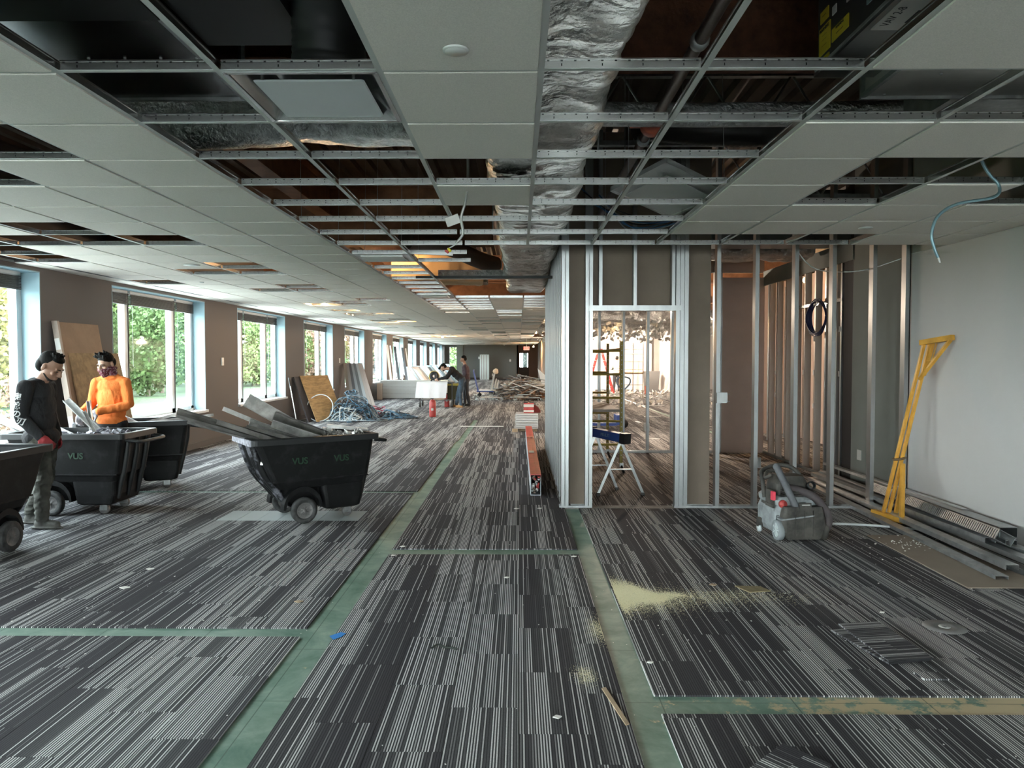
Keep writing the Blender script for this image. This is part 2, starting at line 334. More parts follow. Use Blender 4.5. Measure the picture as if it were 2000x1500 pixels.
# window wall: piers, sills, heads
WIN = [(10.3 + 4.6 * k, 10.3 + 4.6 * k + 3.05) for k in range(-3, 10)]
wl = struct('wall_left')
def part(mb, name, m, parent, **k): return mb.build(name, m, parent)
edges = [YB] + [e for p in WIN for e in p] + [YF]
XG = -5.94; SILL = .64; HEAD = 2.60
for i in range(0, len(edges), 2):
    a, b = edges[i], edges[i + 1]
    if b - a < .05: continue
    MB().box(XL - .33, XL, a, b, 0, DZ).build('pier', [WALL_L], wl)
for (a, b) in WIN:
    MB().box(XL - .33, XL, a, b, -.2, SILL).build('sill_wall', WALL_L, wl)
    MB().box(XL - .33, XL, a, b, HEAD, DZ).build('head_wall', WALL_L, wl)
for i, (a, b) in enumerate(WIN):
    wn = struct('window_%d' % (i + 1))
    # pale reveal linings
    MB().box(XG - .03, XL + .003, a - .001, a + .012, SILL, HEAD).box(XG - .03, XL + .003, b - .012, b + .001, SILL, HEAD).build('reveal', REVEAL, wn)
    MB().box(XG - .03, XL + .004, a, b, HEAD - .012, HEAD + .001).build('head_lining', REVEAL, wn)
    MB().box(XG - .03, XL + .05, a - .01, b + .01, SILL - .03, SILL + .012).build('sill_board', WINF, wn)
    if b < 4.5: continue_far = False
    ms = [a + .05, a + .78, b - .78, b - .05]
    for k, y in enumerate(ms): MB().box(XG - .05, XG + .05, y - .045, y + .045, SILL, HEAD).box(XG + .045, XG + .06, y + .045, y + .062, SILL, HEAD, 1).build('mullion', [WINF, WIND], wn)
    MB().box(XG - .05, XG + .05, a, b, SILL + .01, SILL + .09).build('bottom_rail', WINF, wn)
    MB().box(XG - .05, XG + .05, a, b, HEAD - .07, HEAD - .01).build('top_rail', WINF, wn)
    for k in range(3): MB().box(XG - .004, XG + .004, ms[k] + .04, ms[k + 1] - .04, SILL + .08, HEAD - .06).build('pane', GLASS, wn)
    if b > 4:
        for k in range(3):
            bl = MB(); y0, y1 = ms[k] + .04, ms[k + 1] - .04
            bl.box(XG + .055, XG + .10, y0, y1, HEAD - .05, HEAD - .012, 0)
            for q in range(9): bl.box(XG + .06, XG + .11, y0, y1, HEAD - .22 + q * .018, HEAD - .208 + q * .018, 1)
            bo = tag(bl.build('raised_blind', [WINF, BLIND], wn))
            MB().tube([(XG + .085, y0 + .08, HEAD - .16), (XG + .085, y0 + .08, HEAD - 1.15)], .003, 4).build('blind_cord', WHC, wn)
# baseboards
for i in range(0, 1): MB().box(XL, XL + .015, YB, YF, 0, .10).build('baseboard_left', BASEB)['kind'] = 'structure'
MB().box(XL, -.45, YF - .015, YF, 0, .14).build('baseboard_far', BASEB)['kind'] = 'structure'
# far wall with a window, corridor and door
wf = struct('wall_far')
MB().box(XL, -5.35, YF, YF + .3, 0, DZ).build('wall_panel', DARKW, wf)
MB().box(-5.35, -4.75, YF, YF + .3, 2.5, DZ).box(-5.35, -4.75, YF, YF + .3, -.2, 0).build('wall_panel', DARKW, wf)
MB().box(-4.75, -4.3, YF - .25, YF + .3, 0, DZ).build('wall_pier', WALL_G, wf)
MB().box(-4.3, -.05, YF, YF + .15, 0, DZ).build('wall_panel', DARKW, wf)
wn = struct('window_14'); MB().box(-5.35, -5.31, YF + .1, YF + .16, 0, 2.5).box(-4.79, -4.75, YF + .1, YF + .16, 0, 2.5).box(-5.35, -4.75, YF + .1, YF + .16, 2.46, 2.5).build('window_frame', WINF, wn)
MB().box(-5.31, -4.79, YF + .12, YF + .13, 0, 2.46).build('pane', GLASS, wn)
d = struct('door_1')
MB().box(-.05, 1.7, 60, 60.1, 2.1, DZ).box(.82, 1.7, 60, 60.1, 0, 2.1).box(-.05, .03, 60, 60.1, 0, 2.1).build('door_surround', mat('corridor_brown', (.20, .13, .10), .8), d)
MB().box(.03, .09, 59.95, 60.05, 0, 2.1).box(.76, .82, 59.95, 60.05, 0, 2.1).box(.03, .82, 59.95, 60.05, 2.04, 2.1).box(.09, .76, 59.98, 60.02, 0, .9).build('door_frame', BLKP, d)
MB().box(.09, .76, 59.99, 60.0, .9, 2.04).build('pane', GLASS, d)
MB().box(-.3, .0, 61.5, 61.6, 0, 2.6).box(.18, .24, 61.5, 61.6, 0, 2.6).box(.36, .70, 61.5, 61.6, 0, 2.6).box(.78, 1.2, 61.5, 61.6, 0, 2.6).build('room_beyond', mat('glass_room', (.10, .14, .14), .7), d)
MB().box(.45, .48, 59.97, 60.0, .9, 2.04).build('glazing_bar', BLKP, d)
MB().box(-.15, -.05, YF, 60.1, 0, DZ).build('trim_1', DARKW)['kind'] = 'structure'
MB().box(1.55, 1.7, 38.2, 60.1, 0, DZ).build('wall_corridor', BEIGE)['kind'] = 'structure'
MB().box(1.53, 1.55, 38.2, 60.0, 0, .12).build('baseboard_corridor', BASEB)['kind'] = 'structure'
MB().box(1.55, 11, 38, 38.2, 0, DZ).build('wall_open_office', WHITEW)['kind'] = 'structure'
MB().box(11, 11.2, PY, 38.2, 0, DZ).build('wall_right_office', WHITEW)['kind'] = 'structure'
MB().box(XR, 11.2, PY - .02, PY + .1, 0, DZ).build('wall_beside', BEIGE)['kind'] = 'structure'
MB().box(7.0, 7.9, 36, 36.9, 0, DZ).box(6.1, 6.7, 37.4, 38, 0, DZ).build('column_office', WHITEW)['kind'] = 'structure'
# right wall and back wall (behind the viewer, with a window row like the left one)
wr = MB().box(XR, XR + .12, YB, PY - .02, 0, DZ).build('wall_right', WALL_R); wr['kind'] = 'structure'
wb = struct('wall_back')
for (a, b) in ((-6.0, -5.2), (-2.4, -1.6), (1.2, 2.0), (3.7, 4.2)): MB().box(a, b, YB - .3, YB, 0, DZ).build('pier', WALL_R, wb)
for k, (a, b) in enumerate(((-5.2, -2.4), (-1.6, 1.2), (2.0, 3.7))):
    MB().box(a, b, YB - .3, YB, -.2, .40).box(a, b, YB - .3, YB, 2.62, DZ).build('sill_wall', WALL_R, wb)
    wn = struct('window_%d' % (15 + k)); MB().box(a, b, YB - .2, YB - .19, .12, 2.62).build('pane', GLASS, wn)
    MB().box(a, a + .06, YB - .25, YB - .15, .12, 2.62).box(b - .06, b, YB - .25, YB - .15, .12, 2.62).box((a + b) / 2 - .03, (a + b) / 2 + .03, YB - .25, YB - .15, .12, 2.62).build('mullion', WINF, wn)

# roof deck: corrugated
dk = MB(); pts = []
x = -6.1; k = 0
prof = []
while x < 16:
    prof += [(x, DZ), (x + .075, DZ), (x + .10, DZ + .05), (x + .175, DZ + .05)]; x += .2
prof2 = prof + [(16, DZ + .12), (-6.1, DZ + .12)]
vs = [(p[0], YB - .3, p[1]) for p in prof] + [(p[0], 62, p[1]) for p in prof]; n = len(prof)
dk.add(vs, [(i, i + 1, n + i + 1, n + i) for i in range(n - 1)])
dk.box(-6.1, 16, YB - .3, 62, DZ + .1, DZ + .2)
dko = dk.build('ceiling_deck', DECK); dko['kind'] = 'structure'

# rust-brown steel beams across, and joists
def ibeam(a, b, h, fl, m, name='steel_beam', label=None):
    t = .012; H = h / 2; F = fl / 2
    p = [(-F, -H), (F, -H), (F, -H + .018), (t, -H + .018), (t, H - .018), (F, H - .018), (F, H), (-F, H), (-F, H - .018), (-t, H - .018), (-t, -H + .018), (-F, -H + .018)]
    o = MB(); a = V(a); b = V(b); d_ = (b - a).normalized(); x_ = d_.cross(V((0, 0, 1))); vs = [a + x_ * q[0] + V((0, 0, q[1])) for q in p] + [b + x_ * q[0] + V((0, 0, q[1])) for q in p]
    o.add(vs, [(i, (i + 1) % 12, 12 + (i + 1) % 12, 12 + i) for i in range(12)]); ob = o.build(name, m); ob['kind'] = 'structure'; return ob
ibeam((-6, 4.35, 3.60), (XR, 4.35, 3.60), .68, .22, RUST, 'beam_near')
ibeam((-6, 10.2, 3.52), (-.35, 10.2, 3.52), .8, .25, PRIMER, 'beam_middle')
ibeam((-2.6, 6.5, 3.7), (-2.6, 30, 3.7), .45, .2, PRIMER, 'beam_lengthwise')
for k, y in enumerate((16.5, 22.5, 28.5, 34.5, 41, 48)): ibeam((-6, y, 3.55), (11, y, 3.55), .6, .22, PRIMER, 'beam_cross')
def joist(y, x0, x1):
    j = MB(); j.box(x0, x1, y - .03, y + .03, DZ - .06, DZ - .02); j.box(x0, x1, y - .03, y + .03, DZ - .62, DZ - .58)
    x = x0; s = 1
    while x < x1 - .4: j.tube([(x, y, DZ - .6 if s > 0 else DZ - .04), (x + .35, y, DZ - .04 if s > 0 else DZ - .6)], .011, 5); x += .35; s = -s
    o = j.build('open_web_joist', GALVD); o['kind'] = 'structure'
for y in (6.2, 8.2, 12.4, 14.4): joist(y, -.2, XR)

# ------------------------------------------------------------------ suspended ceiling
ceil = struct('ceiling'); G = .6096; X0 = .085; Y0 = 2.82
def missing(c, r):
    y = Y0 + r * G
    if c >= 7: return True
    if y > 7.05 and c >= 0 and y < 12.9: return True
    if y > 12.9 and c >= 1: return y < 38.0 or c > 1
    if c >= 0 and y < 7.1:
        if c in (0, 1): return True
        return (c, r) in {(2, 0), (3, 0), (4, 0), (3, 2), (4, 2), (5, 2), (3, 3), (5, 3), (2, 6), (3, 6), (4, 6)}
    if c in (-3, -2):
        if y < 15.1: return not (c == -3 and r < -3)
        return R.random() < .35
    if c == -1:
        if y < 13: return r not in (-3, -2, -1, 0, 1, 3)
        return R.random() < .4
    if c == 0: return R.random() < .4
    if y < 12.2: return (c, r) in {(-5, 1), (-6, 2), (-7, 5), (-7, 6), (-6, 6), (-9, 6), (-8, 6), (-9, 7), (-9, 8), (-10, 7), (-10, 8), (-6, 9), (-7, 10), (-6, 10), (-9, 12), (-6, 13), (-7, 14), (-6, 14)}
    if y < 16: return (c, r) in {(-5, 17), (-7, 19), (-6, 19), (-6, 13), (-7, 14), (-6, 14), (-6, 18)}
    if c in (-6, -7, -5): return R.random() < .22
    return R.random() < .04
NR0 = -15; NR1 = int((YF - Y0) / G)
cells = {}
for r in range(NR0, NR1 + 1):
    for c in range(-10, 7):
        cells[c, r] = missing(c, r)
def has_grid(c, r):   # is there a grid bay here at all
    y = Y0 + r * G
    if c >= 7: return False
    if c >= 0 and 7.05 < y < 12.9: return False
    if c == -1 and 7.05 < y < 12.9: return False
    if c == -2 and 8.2 < y < 12.9: return False
    if y > 12.9 and c >= 1: return y > 38.0 and c == 1
    return True
tile_me = {}
def xb(c): return max(XL, X0 + c * G), min(XR, X0 + (c + 1) * G)
full = MB().box(-.5 * G + .014, .5 * G - .014, -.5 * G + .014, .5 * G - .014, -.007, .0).box(-.5 * G + .005, .5 * G - .005, -.5 * G + .005, .5 * G - .005, .0015, .014).mesh('ceiling_tile', C_TILE)
far = MB(); cand = []
for (c, r), ms in cells.items():
    if ms or not has_grid(c, r): continue
    a, b = xb(c); y = Y0 + r * G; cand.append((c, r, a, b, y))
cin = sorted([q for q in cand if q[4] + G > 2.1 and abs((q[2] + q[3]) / 2) < (q[4] + .6) * .72 + .4 and q[4] < 60], key=lambda q: q[4])
nearc = {(q[0], q[1]) for q in cin[:296]}
for (c, r, a, b, y) in cand:
    fullw = abs(b - a - G) < .01
    if (c, r) in nearc:
        if fullw: link('ceiling_tile', full, ceil, ((a + b) / 2, y + G / 2, CZ + R.uniform(0, .0015)))
        else: MB().box(a + .003, b - .014, y + .014, y + G - .014, CZ - .007, CZ).box(a + .001, b - .005, y + .005, y + G - .005, CZ + .0015, CZ + .014).build('ceiling_tile', C_TILE, ceil)
    else: far.box(a + .012, b - .012, y + .012, y + G - .012, CZ - .007, CZ + .012)
tag(far.build('distant_ceiling_tiles', C_TILE, ceil), kind='stuff')
# tees
TE = [(-.012, 0), (.012, 0), (.012, .0015), (.001, .0015), (.001, .036), (.004, .036), (.004, .042), (-.004, .042), (-.004, .036), (-.001, .036), (-.001, .0015), (-.012, .0015)]
def tee(mb, a, b, mi=0): 
    a = V(a); b = V(b); d_ = (b - a).normalized(); x_ = d_.cross(V((0, 0, 1))); n = 12
    vs = [a + x_ * q[0] + V((0, 0, q[1])) for q in TE] + [b + x_ * q[0] + V((0, 0, q[1])) for q in TE]
    fs = [(i, (i + 1) % n, n + (i + 1) % n, n + i) for i in range(n)]
    for k, f in enumerate(fs): mb.add([vs[i] for i in f], [(0, 1, 2, 3)], 0 if k in (0, 11, 1) else 1)
    return mb
cross = tee(MB(), (-G / 2 + .012, 0, 0), (G / 2 - .012, 0, 0)).mesh('cross_tee', [C_TEE, C_TEEM])
for c in range(-9, 7):
    x = X0 + c * G
    segs = []; r = NR0
    while r <= NR1:
        ok = has_grid(c, r) or has_grid(c - 1, r)
        if c == -1 and 5.8 < Y0 + r * G < 12.9: ok = False
        if ok:
            r1 = r
            while r1 + 1 <= NR1 and (has_grid(c, r1 + 1) or has_grid(c - 1, r1 + 1)) and not (c == -1 and 5.8 < Y0 + (r1 + 1) * G < 12.9): r1 += 1
            segs.append((Y0 + r * G, Y0 + (r1 + 1) * G)); r = r1 + 1
        r += 1
    for a, b in segs: tee(MB(), (x, a, CZ), (x, min(b, YF - .02), CZ)).build('main_tee', [C_TEE, C_TEEM], ceil)
nct = 0; farx = MB()
order = []
for r in range(NR0, NR1 + 1):
    for c in range(-10, 7):
        if has_grid(c, r) or has_grid(c, r - 1):
            if c == 1 and Y0 + r * G > 38: pass
            order.append((c, r))
for c, r in sorted(order, key=lambda q: (Y0 + q[1] * G < 2.1, q[1])):
    a, b = xb(c); y = Y0 + r * G; cx = (a + b) / 2
    if y > YF - .1: continue
    if 2.1 < y and abs(cx) < y * .72 + .4 and nct < 296:
        if abs(b - a - G) < .01: link('cross_tee', cross, ceil, (cx, y, CZ))
        else: tee(MB(), (a + .002, y, CZ), (b - .012, y, CZ)).build('cross_tee', [C_TEE, C_TEEM], ceil)
        nct += 1
    else: farx.box(a + .012, b - .012, y - .012, y + .012, CZ, CZ + .0015).box(a + .012, b - .012, y - .001, y + .001, CZ, CZ + .04)
tag(farx.build('distant_cross_tees', C_TEE, ceil), kind='stuff')
MB().box(XL, XL + .022, YB, YF, CZ, CZ + .002).box(XL, XL + .001, YB, YF, CZ, CZ + .025).build('wall_angle', C_TEE, ceil)
MB().box(XR - .022, XR, YB, PY - .03, CZ, CZ + .002).build('wall_angle', C_TEE, ceil)
# hanger wires
hw = []
for c in (-3, -2, 1, 2):
    for r in (3, 5, 7, 9): 
        if c < 0 and r < 4: continue
        x = X0 + c * G; y = Y0 + r * G + .1
        if not (c >= 0 and y > 7): MB().tube([(x, y, CZ + .04), (x + R.uniform(-.03, .03), y + .02, DZ)], .0022, 4).build('hanger_wire', GALVD, ceil)
# corridor / side ceilings
MB().box(XR + .1, 11, PY + .1, 12.5, 3.2, 3.25).build('ceiling_side', BROWNB)['kind'] = 'structure'

# ------------------------------------------------------------------ framed partition room
def stud(mb, x, y, z0, z1, w=.041, dp=.092, face=1):
    return mb.chan((x, y, z0), (x, y, z1), dp, w, up=(face, 0, 0), lip=.008)
wp = struct('wall_partition')
SW = 'stud'
front = [(.485, 0, DZ), (.735, 0, DZ), (2.07, 0, DZ), (2.47, 0, DZ), (2.88, 0, DZ), (3.27, 0, DZ), (3.69, 0, DZ), (4.03, 0, DZ), (.45, 0, DZ)]
for (x, a, b) in front:
    stud(MB(), x, PY + .05, a, b).build(SW, GALV, wp)
for x in (1.665, 1.71, 1.755): stud(MB(), x - .02, PY + .05, 0, DZ).build(SW, GALV, wp)
stud(MB(), .70, PY + .05, 0, DZ).build(SW, GALV, wp)
for x in (.84, 1.20, 1.60): stud(MB(), x, PY + .05, 2.13, DZ, w=.035).build('cripple_stud', GALV, wp)
MB().box(.72, 1.70, PY - .002, PY + .10, 2.075, 2.13).build('door_header', GALV, wp)
for a, b in ((.43, .745), (1.64, 4.06)): MB().chan((a, PY + .05, 0), (b, PY + .05, 0), .096, .022).build('floor_track', GALVD, wp)
MB().box(.43, 4.06, PY - .028, PY + .128, -.008, .0).build('floor_plate', mat('dusty_slab', (.34, .32, .29), .9, var=(12, .4)), wp)
BP = PY + .10
for (a, b, z0, z1) in ((.50, .735, 0, DZ), (.735, 1.70, 2.10, DZ), (1.70, 2.03, 0, DZ)):
    MB().box(a, b, BP, BP + .016, z0, z1).build('drywall_panel', BROWNB, wp)
# side wall of studs running away
ws = struct('wall_partition_side')
for k in range(13):
    y = PY + .10 + k * .405
    if k: MB().chan((.50, y + .041, 0), (.50, y + .041, 3.6), .092, .041, up=(0, -1, 0), lip=.012).build(SW, GALV, ws)
MB().chan((.50, PY, 0), (.50, 12.9, 0), .096, .022).build('floor_track', GALVD, ws)
MB().box(.55, .566, PY + .12, 12.9, 0, DZ).build('drywall_panel', BROWNB, ws)
# rear wall of the room
wk = struct('wall_partition_rear'); RY = 12.4
for k in range(5): stud(MB(), .92 + k * .405, RY, 0, 3.3).build(SW, GALV, wk)
for x in (3.0, 3.25, 3.34): stud(MB(), x, RY, 0, 3.3).build(SW, GALV, wk)
MB().chan((.6, RY, 0), (3.3, RY, 0), .096, .035).build('floor_track', GALV, wk)
MB().box(3.33, 4.09, RY - .02, RY + .0, 0, 2.92).build('drywall_panel', mat('pinkish_board', (.42, .32, .27), .85, var=(3, .08)), wk)
MB().box(3.33, 3.35, RY - .03, RY + .1, 0, 2.92).build('corner_bead', BEIGE, wk)
MB().box(2.3, 4.09, RY + .02, RY + .04, 3.0, DZ).build('drywall_panel', BEIGE, wk)
# right hand side wall of the room: drywall then open studs
wq = struct('wall_partition_right')
MB().box(XR, XR + .016, PY, 9.1, 0, DZ).build('drywall_panel', WALL_G, wq)
MB().box(XR - .01, XR + .02, 9.1, RY, 2.78, 3.02).build('drywall_panel', WALL_G, wq)
MB().box(XR, XR + .10, 9.1, 9.35, 0, DZ).build('dark_jamb', mat('dark_board', (.02, .02, .022), .8), wq)
for k, y in enumerate((9.42, 9.56, 9.75, 9.9, 10.25, 10.62, 10.98, 11.35, 11.75, 12.1)):
    MB().chan((XR + .05, y, 0), (XR + .05, y, 2.8), .092, .041, up=(0, 1, 0), lip=.008).build(SW, GALV if k < 4 else mat('stud_dusty%d' % k, (.5, .43, .37), .5, .5), wq)
MB().chan((XR + .05, 9.1, 0), (XR + .05, RY, 0), .096, .035).build('floor_track', GALV, wq)
MB().box(XR - .0, XR + .09, 9.42, 10.9, 2.30, 2.34).build('blocking', GALVD, wq)
# warm boards and studs in the room beyond
wz = struct('wall_beyond')
MB().box(5.6, 5.7, 7.9, 17, 0, 3.2).build('drywall_panel', BEIGE, wz)
MB().box(4.6, 5.6, 15.6, 15.7, 0, 3.2).build('drywall_panel', BEIGE, wz)
for k in range(6): stud(MB(), 4.3 + k * .25, 13.8 + .25 * k, 0, 3).build(SW, GALV, wz)
# ------------------------------------------------------------------ above the ceiling grid
def rrect(cx, cz, w_, h_, r, n=5):
    out = []
    for (sx, sz, a0) in ((1, 1, 0), (-1, 1, 90), (-1, -1, 180), (1, -1, 270)):
        for k in range(n):
            a = rad(a0 + 90 * k / (n - 1)); out.append((cx + sx * (w_ / 2 - r) + r * math.cos(a), cz + sz * (h_ / 2 - r) + r * math.sin(a)))
    return out
def wrapped_duct(y0, y1, cx, cz, w_, h_, step=.05, seed=1, straps=1.15, amp=.026):
    mb = MB(); rings = []; n = int((y1 - y0) / step)
    base = []
    cs = rrect(0, 0, w_, h_, .10, 6)
    # resample finely
    L = [0]; 
    for i in range(len(cs)): L.append(L[-1] + math.dist(cs[i], cs[(i + 1) % len(cs)]))
    M_ = 72; P = []
    for k in range(M_):
        s = L[-1] * k / M_; i = max(j for j in range(len(cs)) if L[j] <= s); t = (s - L[i]) / max(1e-6, L[i + 1] - L[i]); a, b = cs[i], cs[(i + 1) % len(cs)]
        P.append((a[0] + (b[0] - a[0]) * t, a[1] + (b[1] - a[1]) * t))
    for i in range(n + 1):
        y = y0 + (y1 - y0) * i / n; ph = (y / straps) % 1; pin = math.exp(-((min(ph, 1 - ph)) / .06) ** 2)
        ring = []
        for (px, pz) in P:
            q = V((px * 2.2, y * 1.2, pz * 2.2 + seed)); d_ = noise.fractal(q, 1, 2, 4) * amp * 1.6
            q2 = V((px * 3 + y * 2.2, y * 5, pz * 3)); d_ += (abs(noise.noise(q2)) - .2) * amp * 1.1
            sag = .012 * math.sin(math.pi * ph) * (1 if pz < 0 else .3)
            f = 1 - pin * .045
            l_ = math.hypot(px / w_, pz / h_) + 1e-6
            ring.append(V((cx + (px + px / w_ / l_ * d_) * f, y, cz + (pz + pz / h_ / l_ * d_) * f - sag)))
        rings.append(ring)
    return mb.loft(rings, smooth=True)
dct = tag(wrapped_duct(-.6, 13.2, .12, 2.72 + .19 + .025, .645, .36, step=.04).build('wrapped_duct', FOIL), 'large silver foil wrapped air duct running lengthwise above the open ceiling bays', 'duct')
for y in (1.9, 4.2, 6.9, 10.6):
    MB().box(-.24, .45, y - .018, y + .018, 2.718, 2.726).tube([(-.24, y, 2.722), (-.24, y, DZ)], .006, 5).tube([(.446, y, 2.722), (.446, y, DZ)], .006, 5).build('duct_strap', GALVD, dct)
# galvanised stiffeners under the far end of the duct
t = tag(MB().box(-1.4, .46, 10.1, 10.16, 2.665, 2.70).build('support_channel', BLACKM), 'dark strut bar crossing beneath the far end of the foil duct', 'bar')
# sprinkler main: steel pipe with grooved coupling
pp = tag(MB().tube([(.865, .8, 3.09), (.865, 11, 3.09)], .032, 12).build('sprinkler_pipe', COPPER), 'dark steel sprinkler pipe running lengthwise right of the foil duct', 'pipe')
for y in (3.6, 5.2, 7.4): MB().lathe([(.032, -.03), (.043, -.03), (.046, 0), (.043, .03), (.032, .03)], Matrix.Translation((.865, y, 3.09)) @ Matrix.Rotation(rad(90), 4, 'X'), 14).build('coupling', GALVD, pp)
MB().lathe([(.034, -.05), (.075, -.05), (.08, -.03), (.08, .03), (.075, .05), (.034, .05)], Matrix.Translation((.865, 4.85, 3.09)) @ Matrix.Rotation(rad(90), 4, 'X'), 14).box(.72, .80, 4.82, 4.88, 3.07, 3.11).build('orange_coupling', ORG, pp)
for y in (2.2, 6.1): MB().tube([(.865, y, 3.12), (.865, y, DZ)], .005, 5).build('hanger_rod', GALVD, pp)
tag(MB().tube([(1.05 - .5 * math.cos(a) * .5, 2.45 + .02 * a, 2.98 + .45 * (1 - math.sin(a))) for a in [k * math.pi / 14 for k in range(15)]], .011, 8).build('blue_hose', BLUC), 'bright blue flexible cable looping down beside the sprinkler pipe', 'cable')
tag(MB().tube([(.5, 4.75, 3.12)] + [(.5 + k * .35, 4.75 + R.uniform(-.02, .02), 3.12 + R.uniform(-.012, .012)) for k in range(1, 11)], .075, 14).build('lagged_duct', FOILC), 'thin foil lagged branch duct running crosswise behind the rusty beam', 'duct')
tag(MB().tube([(.62 + k * .28, 5.35 + .1 * math.sin(k), 3.3) for k in range(12)], .03, 8).build('branch_pipe', COPPER), 'thin dark branch pipe crossing above the open right ceiling bays', 'pipe')
# VAV terminal box with labels (right)
vb = thing('terminal_box', 'black air terminal box with yellow warning labels above the right ceiling', 'air box', (0, 0, 0))
MB().box(1.357, 2.3, 1.5, 3.42, 2.87, 3.40).build('casing', mat('box_black', (.03, .027, .027), .6, .2), vb)
MB().box(1.347, 2.32, 1.45, 3.44, 2.855, 2.87).build('bottom_plate', DUCTM, vb)
MB().box(1.342, 1.357, 1.5, 3.42, 2.87, 2.882).build('edge_flange', GALVD, vb)
X_ = 1.355
def side_label(y0, y1, z0, z1, m, lines=(), hdr=None):
    o = MB().box(X_ - .003, X_ + .001, y0, y1, z0, z1).build('label', m, vb)
    for (txt, sz, yy, zz) in lines: text_mesh(txt, sz, frame((X_ - .004, yy, zz), (0, -1, 0), (0, 0, 1)), INK, 'lettering', o)
    return o
side_label(3.28, 3.395, 2.925, 3.045, LABY, [('WARNING', .021, 3.338, 3.03), ('- - - - - - -', .012, 3.338, 3.005), ('- - - - - - -', .012, 3.338, 2.985), ('- - - - - - -', .012, 3.338, 2.96)])
side_label(3.30, 3.385, 3.065, 3.115, LABY, [('= = = =', .012, 3.34, 3.09)])
side_label(3.10, 3.26, 2.935, 2.99, LABY, [('WARNING', .016, 3.18, 2.98), ('= = = = = =', .014, 3.18, 2.955)])
side_label(3.29, 3.37, 2.885, 2.91, LABY, [('= = =', .012, 3.33, 2.897)])
side_label(3.0, 3.12, 3.04, 3.14, LABW); side_label(3.22, 3.26, 3.05, 3.085, LABW); side_label(2.82, 2.94, 2.945, 3.06, LABB)
lb = MB().box(1.372, 1.56, 2.70, 2.945, 2.851, 2.855).build('paper_tag', LABW, vb)
text_mesh('VAV 2-8', .045, frame((1.405, 2.83, 2.8505), (0, -1, 0), (-1, 0, 0)), INK, 'lettering', lb, ext=.0003)
MB().box(1.470, 1.502, 2.78, 2.88, 2.8495, 2.851).build('printed_block', INK, lb)
text_mesh('TEXAN', .026, frame((1.486, 2.83, 2.849), (0, -1, 0), (-1, 0, 0)), LABW, 'lettering', lb, ext=.0003)
gp = thing('galvanised_plenum', 'bare galvanised duct bottom shining above the right ceiling bays', 'duct')
MB().box(1.62, 3.3, 2.9, 3.52, 2.80, 3.15).build('duct_body', mat('bright_duct', (.62, .60, .57), .42, .7, var=(2.5, .25)), gp)
MB().box(1.60, 3.3, 3.52, 3.535, 2.785, 3.17).box(1.60, 1.62, 2.9, 3.52, 2.79, 2.81).build('flange', GALVD, gp)
for k in range(3): MB().lathe([(0, -.006), (.007, -.006), (.007, 0)], Matrix.Translation((1.7 + .12 * k, 3.5 - .25 * k, 2.80)), 8).build('screw', GALV, gp)
tag(MB().box(2.3, 3.0, 4.0, 4.5, 2.95, 3.25).build('small_plenum', GALVD), 'dull metal duct box behind the galvanised duct, upper right', 'duct')
# left dark ducts
ld = thing('rectangular_duct', 'dark rectangular metal duct with a shiny underside above the nearest left bays', 'duct')
MB().box(-2.5, -1.41, 2.89, 3.80, 2.90, 3.5).build('duct_body', mat('dark_duct', (.14, .145, .145), .25, .9, var=(2, .3)), ld)
MB().box(-1.41, -1.395, 2.89, 3.80, 2.89, 2.91).box(-2.5, -1.395, 3.80, 3.815, 2.885, 3.52).build('flange', GALVD, ld)
for k in range(4): MB().lathe([(0, -.006), (.007, -.006), (.007, 0)], Matrix.Translation((-1.9 + .16 * k, 3.3, 2.90)), 8).build('screw', GALV, ld)
tag(MB().box(-2.7, -1.38, 1.2, 2.88, 2.87, 3.6).build('air_handler', BLACKM), 'black sheet metal air unit at the very top left above the ceiling', 'air box')
tag(MB().box(-1.37, -.92, 1.4, 3.3, 2.95, 3.6).build('black_box_duct', BLACKM), 'matt black box duct beside the flexible hose above the diffuser', 'duct')
fx = MB()
def ribbed(mb, pts, r, pitch=.03, n=18):
    P = [V(p) for p in pts]; out = []; rr = []
    for i in range(len(P) - 1):
        k = max(2, int((P[i + 1] - P[i]).length / (pitch / 2)))
        for j in range(k): out.append(P[i].lerp(P[i + 1], j / k)); rr.append(r * (1 if len(out) % 2 else .965))
    out.append(P[-1]); rr.append(r); return mb.tube(out, rr, n)
def arc_pts(f, n): return [f(k / n) for k in range(n + 1)]
tag(ribbed(MB(), arc_pts(lambda t: (-.80 + .05 * t, 3.15 - .55 * t ** 2, 2.78 + .62 * t), 12), .155).build('flexible_duct', mat('black_flex', (.014, .014, .015), .5)), 'black ribbed flexible duct rising above the square diffuser', 'duct')
tag(wrapped_duct(-2.4, -.30, 0, 0, .34, .30, step=.03, seed=5, amp=.02).build('foil_branch', FOILC, loc=None), 'crinkled foil branch duct lying crosswise over the left bays', 'duct')
fb = COL.objects['foil_branch']; fb.rotation_euler = (0, 0, rad(-90)); fb.location = (-.15 - 0, 4.5, 3.02); 
